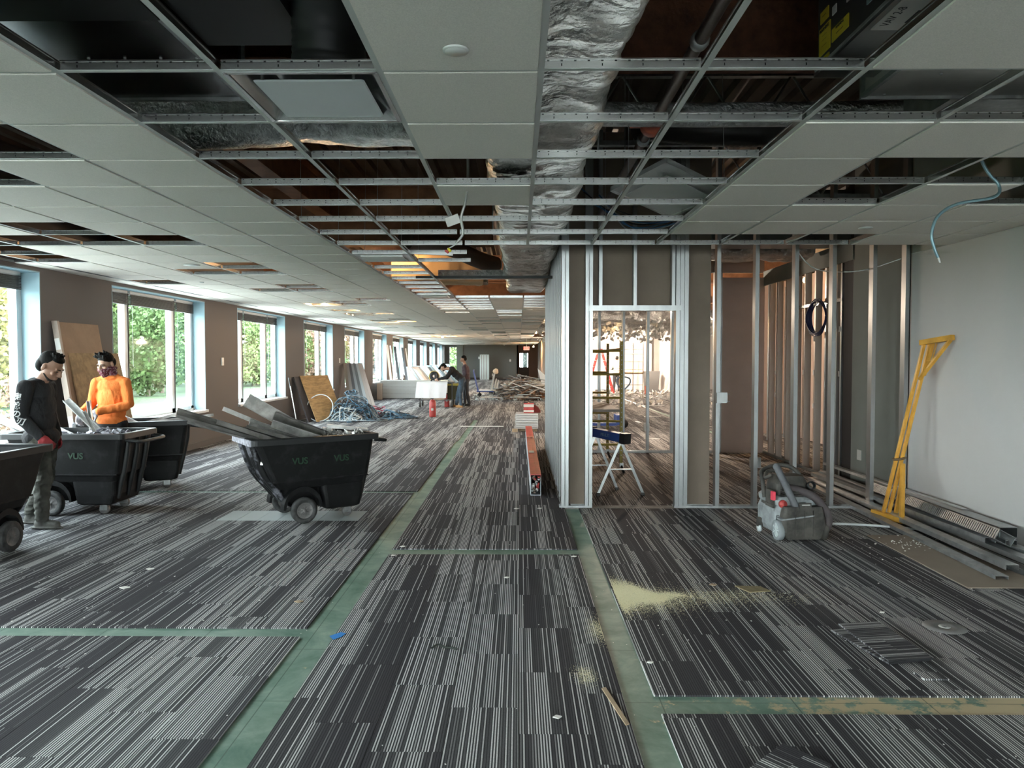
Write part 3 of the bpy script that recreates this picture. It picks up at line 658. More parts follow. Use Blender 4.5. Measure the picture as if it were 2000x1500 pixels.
# the drop diffuser (left, white plaque)
df = thing('ceiling_diffuser', 'square white plaque diffuser dropped in a steel pan, upper left', 'diffuser', (-.83, 3.125, 0))
h_ = .285
pan = MB(); rings = []
for k in range(7):
    s = k / 6; q = h_ - .01 - .10 * s; z = CZ + .002 + .09 * math.sin(s * math.pi / 2)
    rings.append([V((x, y, z)) for x, y in rrect(0, 0, 2 * q, 2 * q, .02 + .08 * s, 5)])
pan.loft(rings, smooth=True, cap0=False).box(-h_ - .01, -h_ + .008, -h_, h_, CZ - .003, CZ + .003).box(h_ - .008, h_ + .01, -h_, h_, CZ - .003, CZ + .003).box(-h_, h_, -h_ - .01, -h_ + .008, CZ - .003, CZ + .003).box(-h_, h_, h_ - .008, h_ + .01, CZ - .003, CZ + .003)
pan.build('pan', mat('pan_steel', (.55, .56, .55), .25, .9), df)
MB().loft([[V((x, y, CZ + .008)) for x, y in rrect(0, .04, .43, .43, .012, 4)], [V((x, y, CZ + .014)) for x, y in rrect(0, .04, .44, .44, .014, 4)]]).build('plaque', mat('plaque_white', (.58, .61, .63), .4), df)
for x, y in ((-.18, -.18), (.18, -.18), (-.18, .18), (.18, .18)): MB().tube([(x, y, CZ + .012), (x, y, CZ + .08)], .006, 6).build('bracket', GALVD, df)
# tilted diffuser hanging loose at the right
d2 = thing('loose_diffuser', 'white square diffuser hanging tilted in the open bays near the partition', 'diffuser', (1.16, 5.8, 2.87), rot=(rad(-8), rad(14), rad(30)))
MB().box(-.30, .30, -.30, .30, 0, .012).box(-.32, .32, -.32, -.30, -.01, .03).box(-.32, .32, .30, .32, -.01, .03).box(-.32, -.30, -.32, .32, -.01, .03).box(.30, .32, -.32, .32, -.01, .03).build('frame', WHPL, d2)
MB().box(-.23, .23, -.23, .23, -.04, -.034).build('plaque', WHPL, d2); MB().lathe([(.12, .012), (.12, .12)], None, 18).build('collar', GALVD, d2)
# more diffusers in bays far left
for i, (x, y, lab) in enumerate(((-1.44, 8.0, 'pale square diffuser over the long open bay, nearer one'), (-1.44, 12.9, 'pale square diffuser over the long open bay, farther one'))):
    q = thing('ceiling_diffuser', lab, 'diffuser', (x, y, CZ)); MB().box(-.29, .29, -.29, .29, .002, .03).build('frame', GALV, q); MB().box(-.22, .22, -.2, .2, -.012, .002).build('plaque', WHPL, q)
# detector discs, speakers on tiles
def disc(x, y, r, lab, name='smoke_detector'):
    q = thing(name, lab, 'detector', (x, y, CZ - .007)); MB().lathe([(0, -.007), (r * .95, -.007), (r, -.005), (r, -.0)], None, 28).build('cover', C_TEE, q)
    MB().lathe([(r * .82, -.0072), (r * .80, -.009), (0, -.009)], None, 24).build('grille', C_TEE, q); return q
disc(-.22, 2.62, .046, 'round white sensor disc on the tile near the top centre')
disc(-3.75, 8.5, .09, 'round white speaker cover on the left ceiling, mid way', 'ceiling_speaker')
disc(2.85, 6.15, .055, 'small round white sensor on the right ceiling near the partition')
disc(-4.45, 10.4, .03, 'tiny round sprinkler cap on the left ceiling'); disc(-3.3, 13.8, .03, 'tiny round cap on the left ceiling farther back')
disc(.20, 16.2, .10, 'dome shaped white sensor near the end of the foil duct', 'dome_detector')
# slot diffusers along the windows
for k, y in enumerate((8.6, 10.9, 13.6, 16.6, 20, 24, 29, 35)):
    MB().box(-5.42, -5.36, y, y + 1.7, CZ - .0075, CZ - .0072).build('slot', mat('slot_dark', (.02, .02, .02), .6) if k == 0 else MATS['slot_dark'], ceil)
# cables hanging
def curve_pts(P, n=24):
    P = [V(p) for p in P]; out = []
    for i in range(len(P) - 1):
        p0 = P[max(i - 1, 0)]; p1 = P[i]; p2 = P[i + 1]; p3 = P[min(i + 2, len(P) - 1)]
        for j in range(n):
            t = j / n; out.append(.5 * ((2 * p1) + (-p0 + p2) * t + (2 * p0 - 5 * p1 + 4 * p2 - p3) * t * t + (-p0 + 3 * p1 - 3 * p2 + p3) * t ** 3))
    out.append(P[-1]); return out
cb = thing('hanging_conduit', 'armoured cable with a paper tag and yellow and red wire nuts hanging at the centre', 'cable')
pts = curve_pts([(-.33, 4.9, 3.6), (-.33, 4.85, 2.8), (-.34, 4.8, 2.60), (-.37, 4.8, 2.48), (-.36, 4.8, 2.38), (-.40, 4.8, 2.32)])
ribbed(MB(), pts, .009, .012, 8).build('armour', mat('flex_steel', (.40, .40, .38), .4, .6), cb)
MB().tube(curve_pts([(-.40, 4.8, 2.32), (-.42, 4.8, 2.30), (-.46, 4.8, 2.28)], 6), .004, 5).build('wire', WHC, cb)
MB().lathe([(.004, 0), (.008, .002), (.010, .028), (.0, .03)], frame((-.455, 4.8, 2.285), (.3, 1, 0), (.8, 0, .5)), 8).build('yellow_wire_nut', mat('nut_yellow', (.8, .65, .03), .5), cb)
MB().lathe([(.004, 0), (.008, .002), (.010, .028), (.0, .03)], frame((-.475, 4.8, 2.27), (.3, 1, .2), (.5, 0, .8)), 8).build('red_wire_nut', REDP, cb)
MB().box(.0, .09, -.001, .001, -.03, .03, M=Matrix.Translation((-.47, 4.82, 2.45)) @ Matrix.Rotation(rad(-20), 4, 'Y')).build('paper_tag', LABW, cb)
cc = thing('hanging_conduit', 'blue green armoured cable curling down from the right ceiling', 'cable')
pts = curve_pts([(2.60, 4.35, 2.9), (2.72, 4.38, 2.68), (2.80, 4.38, 2.58), (2.76, 4.36, 2.51), (2.55, 4.36, 2.47), (2.44, 4.36, 2.40), (2.405, 4.36, 2.30), (2.42, 4.36, 2.22), (2.445, 4.36, 2.16)], 18)
ribbed(MB(), pts, .0095, .012, 8).build('armour', TEALC, cc); MB().tube([(2.445, 4.36, 2.16), (2.457, 4.36, 2.13)], .006, 6).build('connector', WHC, cc)
for k, (x, y, z) in enumerate(((-.5, 30, 2.1),)):
    tag(MB().tube(curve_pts([(x, y, 2.7), (x + .12, y, 2.5), (x + .1, y, 2.3), (x - .1, y, z)], 10), .012, 6).build('loose_cable', WHC), 'thin pale cable dangling before the far grey wall', 'cable')
tag(MB().tube(curve_pts([(2.90, PY + .06, 2.72), (3.15, PY + .13, 2.52), (3.6, PY + .13, 2.50), (4.01, PY + .06, 2.62)], 12), .006, 6).build('loose_cable', WHC), 'thin cable draped between the studs at the top right of the partition', 'cable')
# cables and hoses inside the partition's plenum
for k in range(7):
    tag(MB().tube(curve_pts([(.6 + R.uniform(0, .3), 6.9 + .1 * k, 3.0 + .05 * k), (1.1, 6.9 + .08 * k, 2.85 + R.uniform(-.04, .06)), (1.6, 7.1, 2.9 + R.uniform(-.05, .05)), (2.1, 7.2, 3.05)], 10), .007, 5).build('loose_cable', (BLUC, BLKP, GRYC)[k % 3]),
        'thin data cable sagging in the dark bays above the partition door', 'cable', 'data cables above the partition door')
# flex ducts over the partition
tag(ribbed(MB(), arc_pts(lambda t: (.9 + 1.6 * t, 5.6 + .2 * math.sin(3 * t), 3.35), 14), .14, .04).build('flexible_duct', mat('dark_flex', (.06, .06, .06), .4, .3)), 'dark wrinkled flexible duct above the tilted diffuser', 'duct')
tag(wrapped_duct(0, 1.75, 0, 0, .5, .4, seed=9).build('foil_plenum', FOIL), 'foil wrapped duct crossing above the framed room on the right', 'duct')
q = COL.objects['foil_plenum']; q.rotation_euler = (0, 0, rad(-90)); q.location = (2.2, 10.2, 3.15)
tag(MB().box(2.2, 4.0, 9.0, 9.7, 3.0, 3.6).build('framed_room_duct', DUCTM), 'dark metal duct in the ceiling of the framed room', 'duct')
# beyond the grid at centre left: brown flex, filter grille, foil pieces
tag(ribbed(MB(), arc_pts(lambda t: (-1.35 + 1.0 * t, 8.9 + 2.0 * t, 3.0 + .05 * math.sin(5 * t)), 12), .12, .05).build('flexible_duct', mat('brown_flex', (.05, .03, .02), .6)), 'black brown flexible duct slanting over the centre opening', 'duct')
tag(wrapped_duct(0, 1.5, 0, 0, .5, .45, seed=3).build('cream_duct', mat('cream_wrap', (.5, .36, .22), .6)), 'cream wrapped duct stub lying over the long open bay', 'duct')
q = COL.objects['cream_duct']; q.rotation_euler = (0, 0, rad(-78)); q.location = (-2.1, 12.2, 3.05)
fg = thing('filter_grille', 'square return grille with a white pleated filter in the centre opening', 'grille', (-.85, 12.4, 0))
MB().box(-.32, .32, .0, .5, 2.85, 3.35).build('housing', mat('grille_tan', (.30, .22, .15), .7), fg); MB().box(-.24, .24, -.02, 0, 2.91, 3.29).build('filter', mat('filter_cream', (.62, .5, .36), .8), fg)
for k in range(5): MB().beam((-.24 + .12 * k, -.025, 2.91), (-.24 + .12 * min(k + 3, 4), -.025, 2.91 + .12 * (min(k + 3, 4) - k)), .008, .008).build('lattice', WHPL, fg)
tag(MB().box(-1.15, .0, 10.6, 10.75, 2.72, 2.84).build('foil_branch_end', FOILC), 'short foil covered branch joining the main duct near its end', 'duct')
tee(MB(), (-1.14, 7.68, CZ), (-.68, 7.68, CZ - .02)).build('loose_tee', [C_TEE, C_TEEM]); tag(COL.objects['loose_tee'], 'loose cross tee left hanging over the centre opening', 'ceiling bar')
# open office plenum clutter, torn foil
for k in range(9):
    x = 1.9 + k * .6; y = 26 + R.uniform(-3, 8)
    o = wrapped_duct(0, R.uniform(2, 5), 0, 0, .5, .4, step=.12, seed=20 + k, amp=.05).build('torn_duct', FOILC)
    o.location = (x, y, 2.92 + R.uniform(0, .1)); o.rotation_euler = (0, R.uniform(-.1, .1), rad(R.choice((0, 90, 60, 120)))); tag(o, 'torn foil duct hanging in the open office beyond the framed room', 'duct', 'torn ducts in the open office')
# shreds of foil hanging: one heap of stuff
sh = MB()
for k in range(900):
    x = R.uniform(.8, 6.6); y = R.uniform(22, 35.8); z = R.uniform(2.35, 3.15); a = R.uniform(0, 6.28); l_ = R.uniform(.05, .28)
    p = V((x, y, z)); u = V((math.cos(a), math.sin(a), R.uniform(-.6, .6))) * l_; v_ = V((R.uniform(-.5, .5), R.uniform(-.5, .5), -1)) * l_ * .5
    sh.add([p, p + u, p + u + v_, p + v_ * 1.2], [(0, 1, 2, 3)])
tag(sh.build('torn_insulation', FOILC), 'torn silver insulation hanging from the open office ceiling', 'insulation', kind='stuff')
# builder's lamps, plus one added to warm the deck
def lamp(x, y, z, lab, power, warm=True, r=.05):
    q = thing('work_lamp', lab, 'lamp', (x, y, z))
    MB().lathe([(0, -r)] + [(r * math.sin(a), -r * math.cos(a)) for a in (.5, 1, 1.5, 2, 2.6)] + [(.02, r * 1.1)], None, 14).build('bulb', BULB if warm else BULBW, q)
    MB().tube([(0, 0, r), (0, 0, r + .12)], .02, 8).build('socket', BLKP, q); MB().tube([(0, 0, r + .1), (0, .02, 3.9 - z)], .005, 5).build('flex', BLKP, q)
    L = bpy.data.lights.new('lamp_light', 'POINT'); L.energy = power; L.color = (1, .60, .28) if warm else (1, .80, .62); L.shadow_soft_size = .06
    lo = bpy.data.objects.new('light', L); COL.objects.link(lo); lo.parent = q; lo.location = (0, 0, -r - .08)
lamp(-3.95, 15.0, 2.82, 'bare glowing bulb in an open ceiling bay, nearest on the left', 45)
lamp(-3.6, 21.5, 2.95, 'bare glowing bulb in the left ceiling, second from the front', 40)
lamp(-3.6, 35.0, 2.62, 'bare glowing bulb hanging low in the left ceiling, far back', 60)
lamp(.8, 34.0, 2.78, 'bare glowing bulb near the exit sign corridor', 60)
lamp(-4.0, 27.5, 2.95, 'bare glowing bulb in the left ceiling, third from the front', 40)
lamp(-1.9, 11.6, 3.45, 'added bulb lighting the deck orange above the long open ceiling bay', 14)  # added lamp, put in the plenum to light the roof deck orange
lamp(2.35, 14.2, 2.66, 'bare glowing bulb behind the door header of the framed room', 110, False)
lamp(5.3, 33.6, 2.5, 'bright white work lamp in the open office beside the far column', 380, False, .09)
lamp(3.2, 34.5, 2.3, 'bright white work lamp in the open office behind the red ladder', 330, False, .09)
lamp(4.85, 12.6, 2.9, 'warm bulb behind the right side studs of the framed room', 24)
lamp(7.5, 22.0, 2.6, 'bright white work lamp at the right of the open office', 300, False)
lamp(1.6, 24.0, 2.9, 'warm bulb over the rubble side of the open office', 70)
lamp(1.0, 50.0, 2.4, 'warm bulb in the end corridor', 60)
# exit sign
ex = thing('exit_sign', 'red illuminated EXIT sign over the far corridor', 'sign', (.42, 39.8, -.30))
MB().box(-.16, .16, -.02, .02, 2.34, 2.54).build('housing', mat('exit_white', (.7, .5, .45), .5, emit=((1, .25, .2), .06)), ex)
text_mesh('EXIT', .17, frame((0, -.022, 2.44), (1, 0, 0), (0, 0, 1)), mat('exit_red', (.8, .03, .03), .5, emit=((1, .03, .02), .5)), 'lettering', ex)
MB().tube([(0, 0, 2.54), (0, .15, 2.98)], .01, 6).build('stem', WHPL, ex)
MB().box(-.05, 1.55, 40.0, 40.1, 2.66, DZ).build('bulkhead', mat('bulkhead_brown', (.30, .22, .17), .8)); COL.objects['bulkhead']['kind'] = 'structure'
# ------------------------------------------------------------------ tilt trucks (rolling demolition carts)
def wheel_mesh(r, w_, spokes=False):
    tyre = MB().lathe([(r * .62, -w_ / 2), (r * .92, -w_ / 2), (r, -w_ * .32), (r, w_ * .32), (r * .92, w_ / 2), (r * .62, w_ / 2), (r * .62, -w_ / 2)], Matrix.Rotation(rad(90), 4, 'X'), 28)
    hub = MB().lathe([(0, -w_ * .52), (r * .12, -w_ * .52), (r * .14, -w_ * .38), (r * .5, -w_ * .34), (r * .60, -w_ * .46), (r * .64, -w_ * .46), (r * .64, w_ * .46), (r * .60, w_ * .46), (r * .5, w_ * .34), (r * .14, w_ * .38), (r * .12, w_ * .52), (0, w_ * .52)], Matrix.Rotation(rad(90), 4, 'X'), 24)
    sp = MB()
    for k in range(8):
        a = k * math.pi / 4
        sp.beam((r * .10 * math.cos(a), 0, r * .10 * math.sin(a)), (r * .56 * math.cos(a), 0, r * .56 * math.sin(a)), .012, w_ * .76, up=(0, 1, 0))
    return tyre, hub, sp
CARTS = {}
def rr_ring(u0, u1, w_, z, r, n=5):
    return [V((x, y, z)) for x, y in rrect((u0 + u1) / 2, 0, u1 - u0, w_, r, n)]
def make_cart(label, loc, rz, letters=True, H=.82, mark=None):
    # u: 0 = sloping nose, 1.2 = upright end with handle; y: width
    t = thing('tilt_truck', label, 'cart', loc, rz, 'black demolition carts')
    if not CARTS:
        b = MB()
        lv = [(.335, .235, 1.09, .54), (.40, .175, 1.10, .57), (.415, .165, 1.125, .60), (.52, .115, 1.14, .615), (.64, .07, 1.16, .63), (.76, .02, 1.175, .65), (H - .01, .0, 1.185, .66)]
        out = [rr_ring(u0, u1, w_, z, .05) for z, u0, u1, w_ in lv]
        inn = [rr_ring(u0 + .02, u1 - .02, w_ - .04, z, .035) for z, u0, u1, w_ in lv][::-1]
        b.loft(out + inn, cap0=True, cap1=True)
        low = [(.10, .70, 1.02, .50), (.115, .68, 1.05, .54), (.20, .665, 1.075, .555), (.34, .645, 1.088, .56)]
        b.loft([rr_ring(u0, u1, w_, z, .045) for z, u0, u1, w_ in low])
        nar = [(.13, .42, .72, .34), (.19, .34, .72, .36), (.27, .27, .72, .37), (.34, .235, .72, .38)]
        b.loft([rr_ring(u0, u1, w_, z, .03) for z, u0, u1, w_ in nar])
        # arched fender over the big wheels
        for s in (-1, 1):
            A = [(.46 + .165 * math.cos(a), s * .245, .135 + .165 * math.sin(a)) for a in [math.pi * k / 12 for k in range(13)]]
            B = [(.46 + .19 * math.cos(a), s * .245, .135 + .215 * math.sin(a)) for a in [math.pi * k / 12 for k in range(13)]]
            for i in range(12):
                for q in (A,):
                    y0, y1 = s * .18, s * .285
                    b.add([(A[i][0], y0, A[i][2]), (A[i + 1][0], y0, A[i + 1][2]), (A[i + 1][0], y1, A[i + 1][2]), (A[i][0], y1, A[i][2]), (B[i][0], y0, B[i][2]), (B[i + 1][0], y0, B[i + 1][2]), (B[i + 1][0], y1, B[i + 1][2]), (B[i][0], y1, B[i][2])],
                          [(0, 1, 2, 3), (7, 6, 5, 4), (3, 2, 6, 7), (0, 4, 5, 1)])
        # moulded side line
        for s in (-1, 1): b.beam((.17, s * .292, .412), (1.115, s * .302, .412), .012, .012)
        CARTS['body'] = b.mesh('cart_body', BLKC)
        rim = MB(); R0 = rr_ring(-.035, 1.22, .73, H - .05, .05); R1 = rr_ring(-.035, 1.22, .73, H, .05); R2 = rr_ring(-.028, 1.213, .716, H + .006, .045); R3 = rr_ring(.025, 1.16, .615, H + .006, .035); R4 = rr_ring(.02, 1.165, .62, H - .04, .03)
        rim.loft([R0, R1, R2, R3, R4], cap0=False, cap1=False); rim.loft([R4, R0], cap0=False, cap1=False); CARTS['rim'] = rim.mesh('cart_rim', BLKP)
        nose = MB()   # scuffed lip and the three flutes down the nose
        nose.box(-.045, -.033, -.33, .33, H - .055, H + .004)
        CARTS['nose'] = nose.mesh('nose_lip', BLKP2)
        fl = MB()
        for y in (-.21, -.07, .07, .21):
            P = [(.005, y, H - .05), (.03, y, .70), (.075, y, .58), (.12, y, .48), (.17, y, .40), (.235, y, .32), (.29, y * .85, .24), (.36, y * .75, .17), (.43, y * .7, .13)]
            fl.tube(P, [.030, .034, .036, .036, .034, .03, .026, .022, .014], 8)
        CARTS['flutes'] = fl.mesh('nose_flutes', BLKF)
        ft = MB()
        for y in (-.19, 0, .19): ft.tube([(1.18, y, H - .05), (1.165, y, .62), (1.13, y, .44), (1.10, y, .32), (1.07, y, .16)], [.02, .03, .03, .028, .02], 8)
        CARTS['endflutes'] = ft.mesh('end_flutes', BLKP)
        hd = MB().tube(curve_pts([(1.20, -.27, H - .06), (1.30, -.27, H - .075), (1.335, -.22, H - .08), (1.345, 0, H - .08), (1.335, .22, H - .08), (1.30, .27, H - .075), (1.20, .27, H - .06)], 6), .018, 8)
        CARTS['handle'] = hd.mesh('handle', BLKP)
        ty, hu, sp = wheel_mesh(.125, .06); CARTS['tyre'] = ty.mesh('tyre', RUB); hu.v += []; CARTS['hub'] = hu.mesh('hub', HUB); CARTS['spokes'] = sp.mesh('spokes', HUB)
        cr_ = MB().lathe([(0, -.02), (.045, -.02), (.05, -.014), (.05, .014), (.045, .02), (0, .02)], Matrix.Translation((0, 0, .05)) @ Matrix.Rotation(rad(90), 4, 'X'), 16); CARTS['caster'] = cr_.mesh('caster_wheel', HUB)
        cf = MB().box(-.035, .035, -.028, -.023, .04, .12).box(-.035, .035, .023, .028, .04, .12).box(-.05, .05, -.045, .045, .115, .125).tube([(0, -.035, .05), (0, .035, .05)], .008, 6); CARTS['fork'] = cf.mesh('caster_fork', GALVD)
    link('body', CARTS['body'], t); link('rim', CARTS['rim'], t); tag(link('nose_lip', CARTS['nose'], t), 'whitish scuffed front lip'); link('nose_flutes', CARTS['flutes'], t); link('end_flutes', CARTS['endflutes'], t); link('handle', CARTS['handle'], t)
    for s in (-1, 1):
        w_ = link('wheel', CARTS['tyre'], t, (.46, s * .30, .125)); link('hub', CARTS['hub'], w_); link('spokes', CARTS['spokes'], w_)
        c_ = link('caster_fork', CARTS['fork'], t, (.93, s * .19, 0)); link('caster_wheel', CARTS['caster'], c_)
    MB().tube([(.46, -.31, .125), (.46, .31, .125)], .012, 8).build('axle', GALVD, t)
    for s in ((-1, 1) if letters else ()):
        for u in ((.42, .83) if mark is None else mark):
            uu = u if s < 0 else u
            text_mesh('VUS', .085, frame((uu, s * .3235, .60), (1 if s < 0 else -1, 0, 0), (0, -s * .06, 1)), GREENINK, 'stencil_lettering', t, bold=True)
    return t
# local frame: nose at origin on the axis
A1 = math.atan2(.60, .80) - .04
make_cart('black cart at the centre, heaped with metal studs, scuffed nose facing left', (-2.60, 7.00, 0), A1)
make_cart('black cart holding grey rubble between the two workers at the left', (-5.13, 7.62, 0), 0, mark=(.72,))
make_cart('black cart standing against the window wall behind the orange shirted worker', (-5.22, 8.75, 0), rad(24), letters=False)
make_cart('black cart cut off by the left edge of the picture, nearest cart', (-4.43, 6.42, 0), rad(-92), letters=False)
def fr_cart(loc, a): return lambda u, y, z: (loc[0] + u * math.cos(a) - y * math.sin(a), loc[1] + u * math.sin(a) + y * math.cos(a), z)
K1 = fr_cart((-2.60, 7.00), A1)
# metal studs sticking out of the central cart
SC = [mat('scrap_steel', (.70, .69, .67), .32, .75, var=(9, .45)), mat('scrap_dark', (.40, .38, .36), .36, .75, var=(7, .5))]
def scrap(loc_a, loc_b, w_, fl, lab, up=(0, 0, 1), m=0, name='metal_stud', grp='metal studs in the central cart'):
    return tag(MB().chan(loc_a, loc_b, w_, fl, up=up, t=.002).build(name, SC[m]), lab, 'metal stud', grp)
L1 = [((-.62, -.10, 1.08), (.55, -.16, .66), .09, .035, 1, 'longest stud reaching far left out of the central cart, upper one', (.1, -.6, .8)),
      ((-.50, .02, 1.02), (.60, -.12, .64), .09, .035, 0, 'long bright stud reaching left out of the central cart, under the longest', (.1, -.9, .5)),
      ((-.30, -.22, .98), (.62, -.16, .62), .085, .04, 1, 'stud with open end nearest the left lip of the central cart', (0, 0, 1)),
      ((.06, .18, 1.17), (.92, -.02, .62), .13, .05, 1, 'widest dark track with a red paint mark rising highest from the central cart', (.3, -1, .2)),
      ((-.18, .10, 1.08), (.70, .05, .66), .085, .04, 0, 'stud with hooked end behind the others, upper left of the central cart', (0, 0, 1)),
      ((.02, -.05, .96), (.75, -.15, .68), .07, .035, 0, 'short bright stud in the middle of the central cart', (0, -.5, 1)),
      ((-.05, -.18, .92), (.70, -.22, .66), .07, .035, 1, 'stud lying low beside the near rim of the central cart', (0, .4, 1)),
      ((.20, -.16, .95), (.85, -.22, .70), .08, .03, 0, 'pale stamped track lying along the near rim of the central cart', (0, -1, .5)),
      ((.28, .05, 1.00), (1.02, -.10, .68), .10, .04, 1, 'curved dark track in the middle of the central cart', (0, -.9, .6)),
      ((.85, .12, .90), (1.25, .02, .84), .10, .03, 0, 'flat grey plate resting near the handle of the central cart', (0, 0, -1))]
for a, b, w_, fl_, m_, lab, up in L1:
    o = scrap(K1(*a), K1(*b), w_, fl_, lab, up=up, m=m_)
    if 'red paint' in lab:
        a_ = V(K1(*a)); b_ = V(K1(*b)); d_ = (b_ - a_).normalized(); MB().beam(a_ + d_ * .03 - V((0, 0, .002)), a_ + d_ * .11 - V((0, 0, .002)), .10, .004, up=up).build('red_paint_mark', REDP, o)
    if 'stamped' in lab:
        a_ = V(K1(*a)); b_ = V(K1(*b))
def rubble(n, u0, u1, y0, y1, z, K, lab, name='rubble', h=.06, m=None, sz=.05, seed=3):
    r_ = random.Random(seed); mb = MB()
    for i in range(n):
        u, y = r_.uniform(u0, u1), r_.uniform(y0, y1); c = V(K(u, y, z + r_.uniform(0, h) + .03 * math.sin(u * 9 + y * 5)))
        Mx = Matrix.Translation(c) @ Matrix.Rotation(r_.uniform(0, 6), 4, V((r_.random(), r_.random(), r_.random() + .01))) ; s = sz * r_.uniform(.3, 1)
        mb.box(-s, s, -s * r_.uniform(.2, .9), s * .6, -s * .12, s * .12, r_.randrange(2), M=Mx)
    return tag(mb.build(name, m or SC), lab, 'rubble', kind='stuff')
rubble(300, .60, 1.12, -.26, .26, .75, K1, 'crumpled metal scraps filling the handle end of the central cart', 'metal_scraps')
rubble(160, .08, .7, -.26, .26, .58, K1, 'crumpled scraps under the studs in the central cart', 'metal_scraps', seed=5)
K2 = fr_cart((-5.13, 7.62), 0)
GREYR = [mat('grey_rubble', (.45, .43, .48), .9, var=(30, .4)), mat('grey_rubble_dark', (.25, .25, .28), .9)]
rubble(520, .06, 1.12, -.27, .27, .735, K2, 'grey crumbly rubble filling the cart between the workers', 'plaster_rubble', m=GREYR, sz=.045)
K3 = fr_cart((-5.22, 8.75), rad(24)); rubble(200, .1, 1.1, -.26, .26, .60, K3, 'grey scraps inside the cart by the windows', 'metal_scraps', seed=8)
K4 = fr_cart((-4.43, 6.42), rad(-92)); rubble(160, .1, .9, -.26, .26, .62, K4, 'pale scraps inside the nearest left cart', 'metal_scraps', m=GREYR, seed=9)
# studs in cart 3 (window side) and cart behind
for i, (a, b, w_, lab) in enumerate((((1.45, -.3, .86), (.35, .15, .72), .11, 'dark wide track poking out over the handle of the window side cart'), ((1.25, .05, .92), (.5, .2, .70), .08, 'bent black panel edge resting on the window side cart'),
                                     ((.15, .1, 1.02), (.75, .0, .66), .09, 'steel stud leaning in the window side cart beside the orange shirt'), ((.25, -.08, .98), (.8, -.1, .66), .06, 'thin steel stud leaning in the window side cart, second from the orange shirt'))):
    scrap(K3(*a), K3(*b), w_, .035, lab, m=1 if i < 2 else 0, grp='metal studs in the window side cart')
# studs piled into the left cart (behind the dark shirted worker)
for i, (a, b, w_, lab) in enumerate((((-5.75 + .3, 7.9, 1.00), (-4.6, 7.75, .66), .12, 'wide pale track at the far left behind the dark shirted worker'), ((-5.55, 7.7, .98), (-4.75, 7.6, .66), .07, 'thin pale track at the far left, below the wide one'),
                                     ((-4.83, 7.85, 1.13), (-4.35, 7.72, .74), .07, 'hook ended pale stud standing between the two workers, longer one'), ((-4.60, 7.88, 1.12), (-4.52, 7.80, .74), .038, 'hook ended pale stud close to the orange sleeve'),
                                     ((-4.56, 7.72, 1.02), (-4.40, 7.68, .74), .034, 'small pale stud end beside the gloved hands'))):
    scrap(a, b, w_, .035, lab, m=0, up=(0, -.6, .7), grp='metal studs in the cart between the workers')

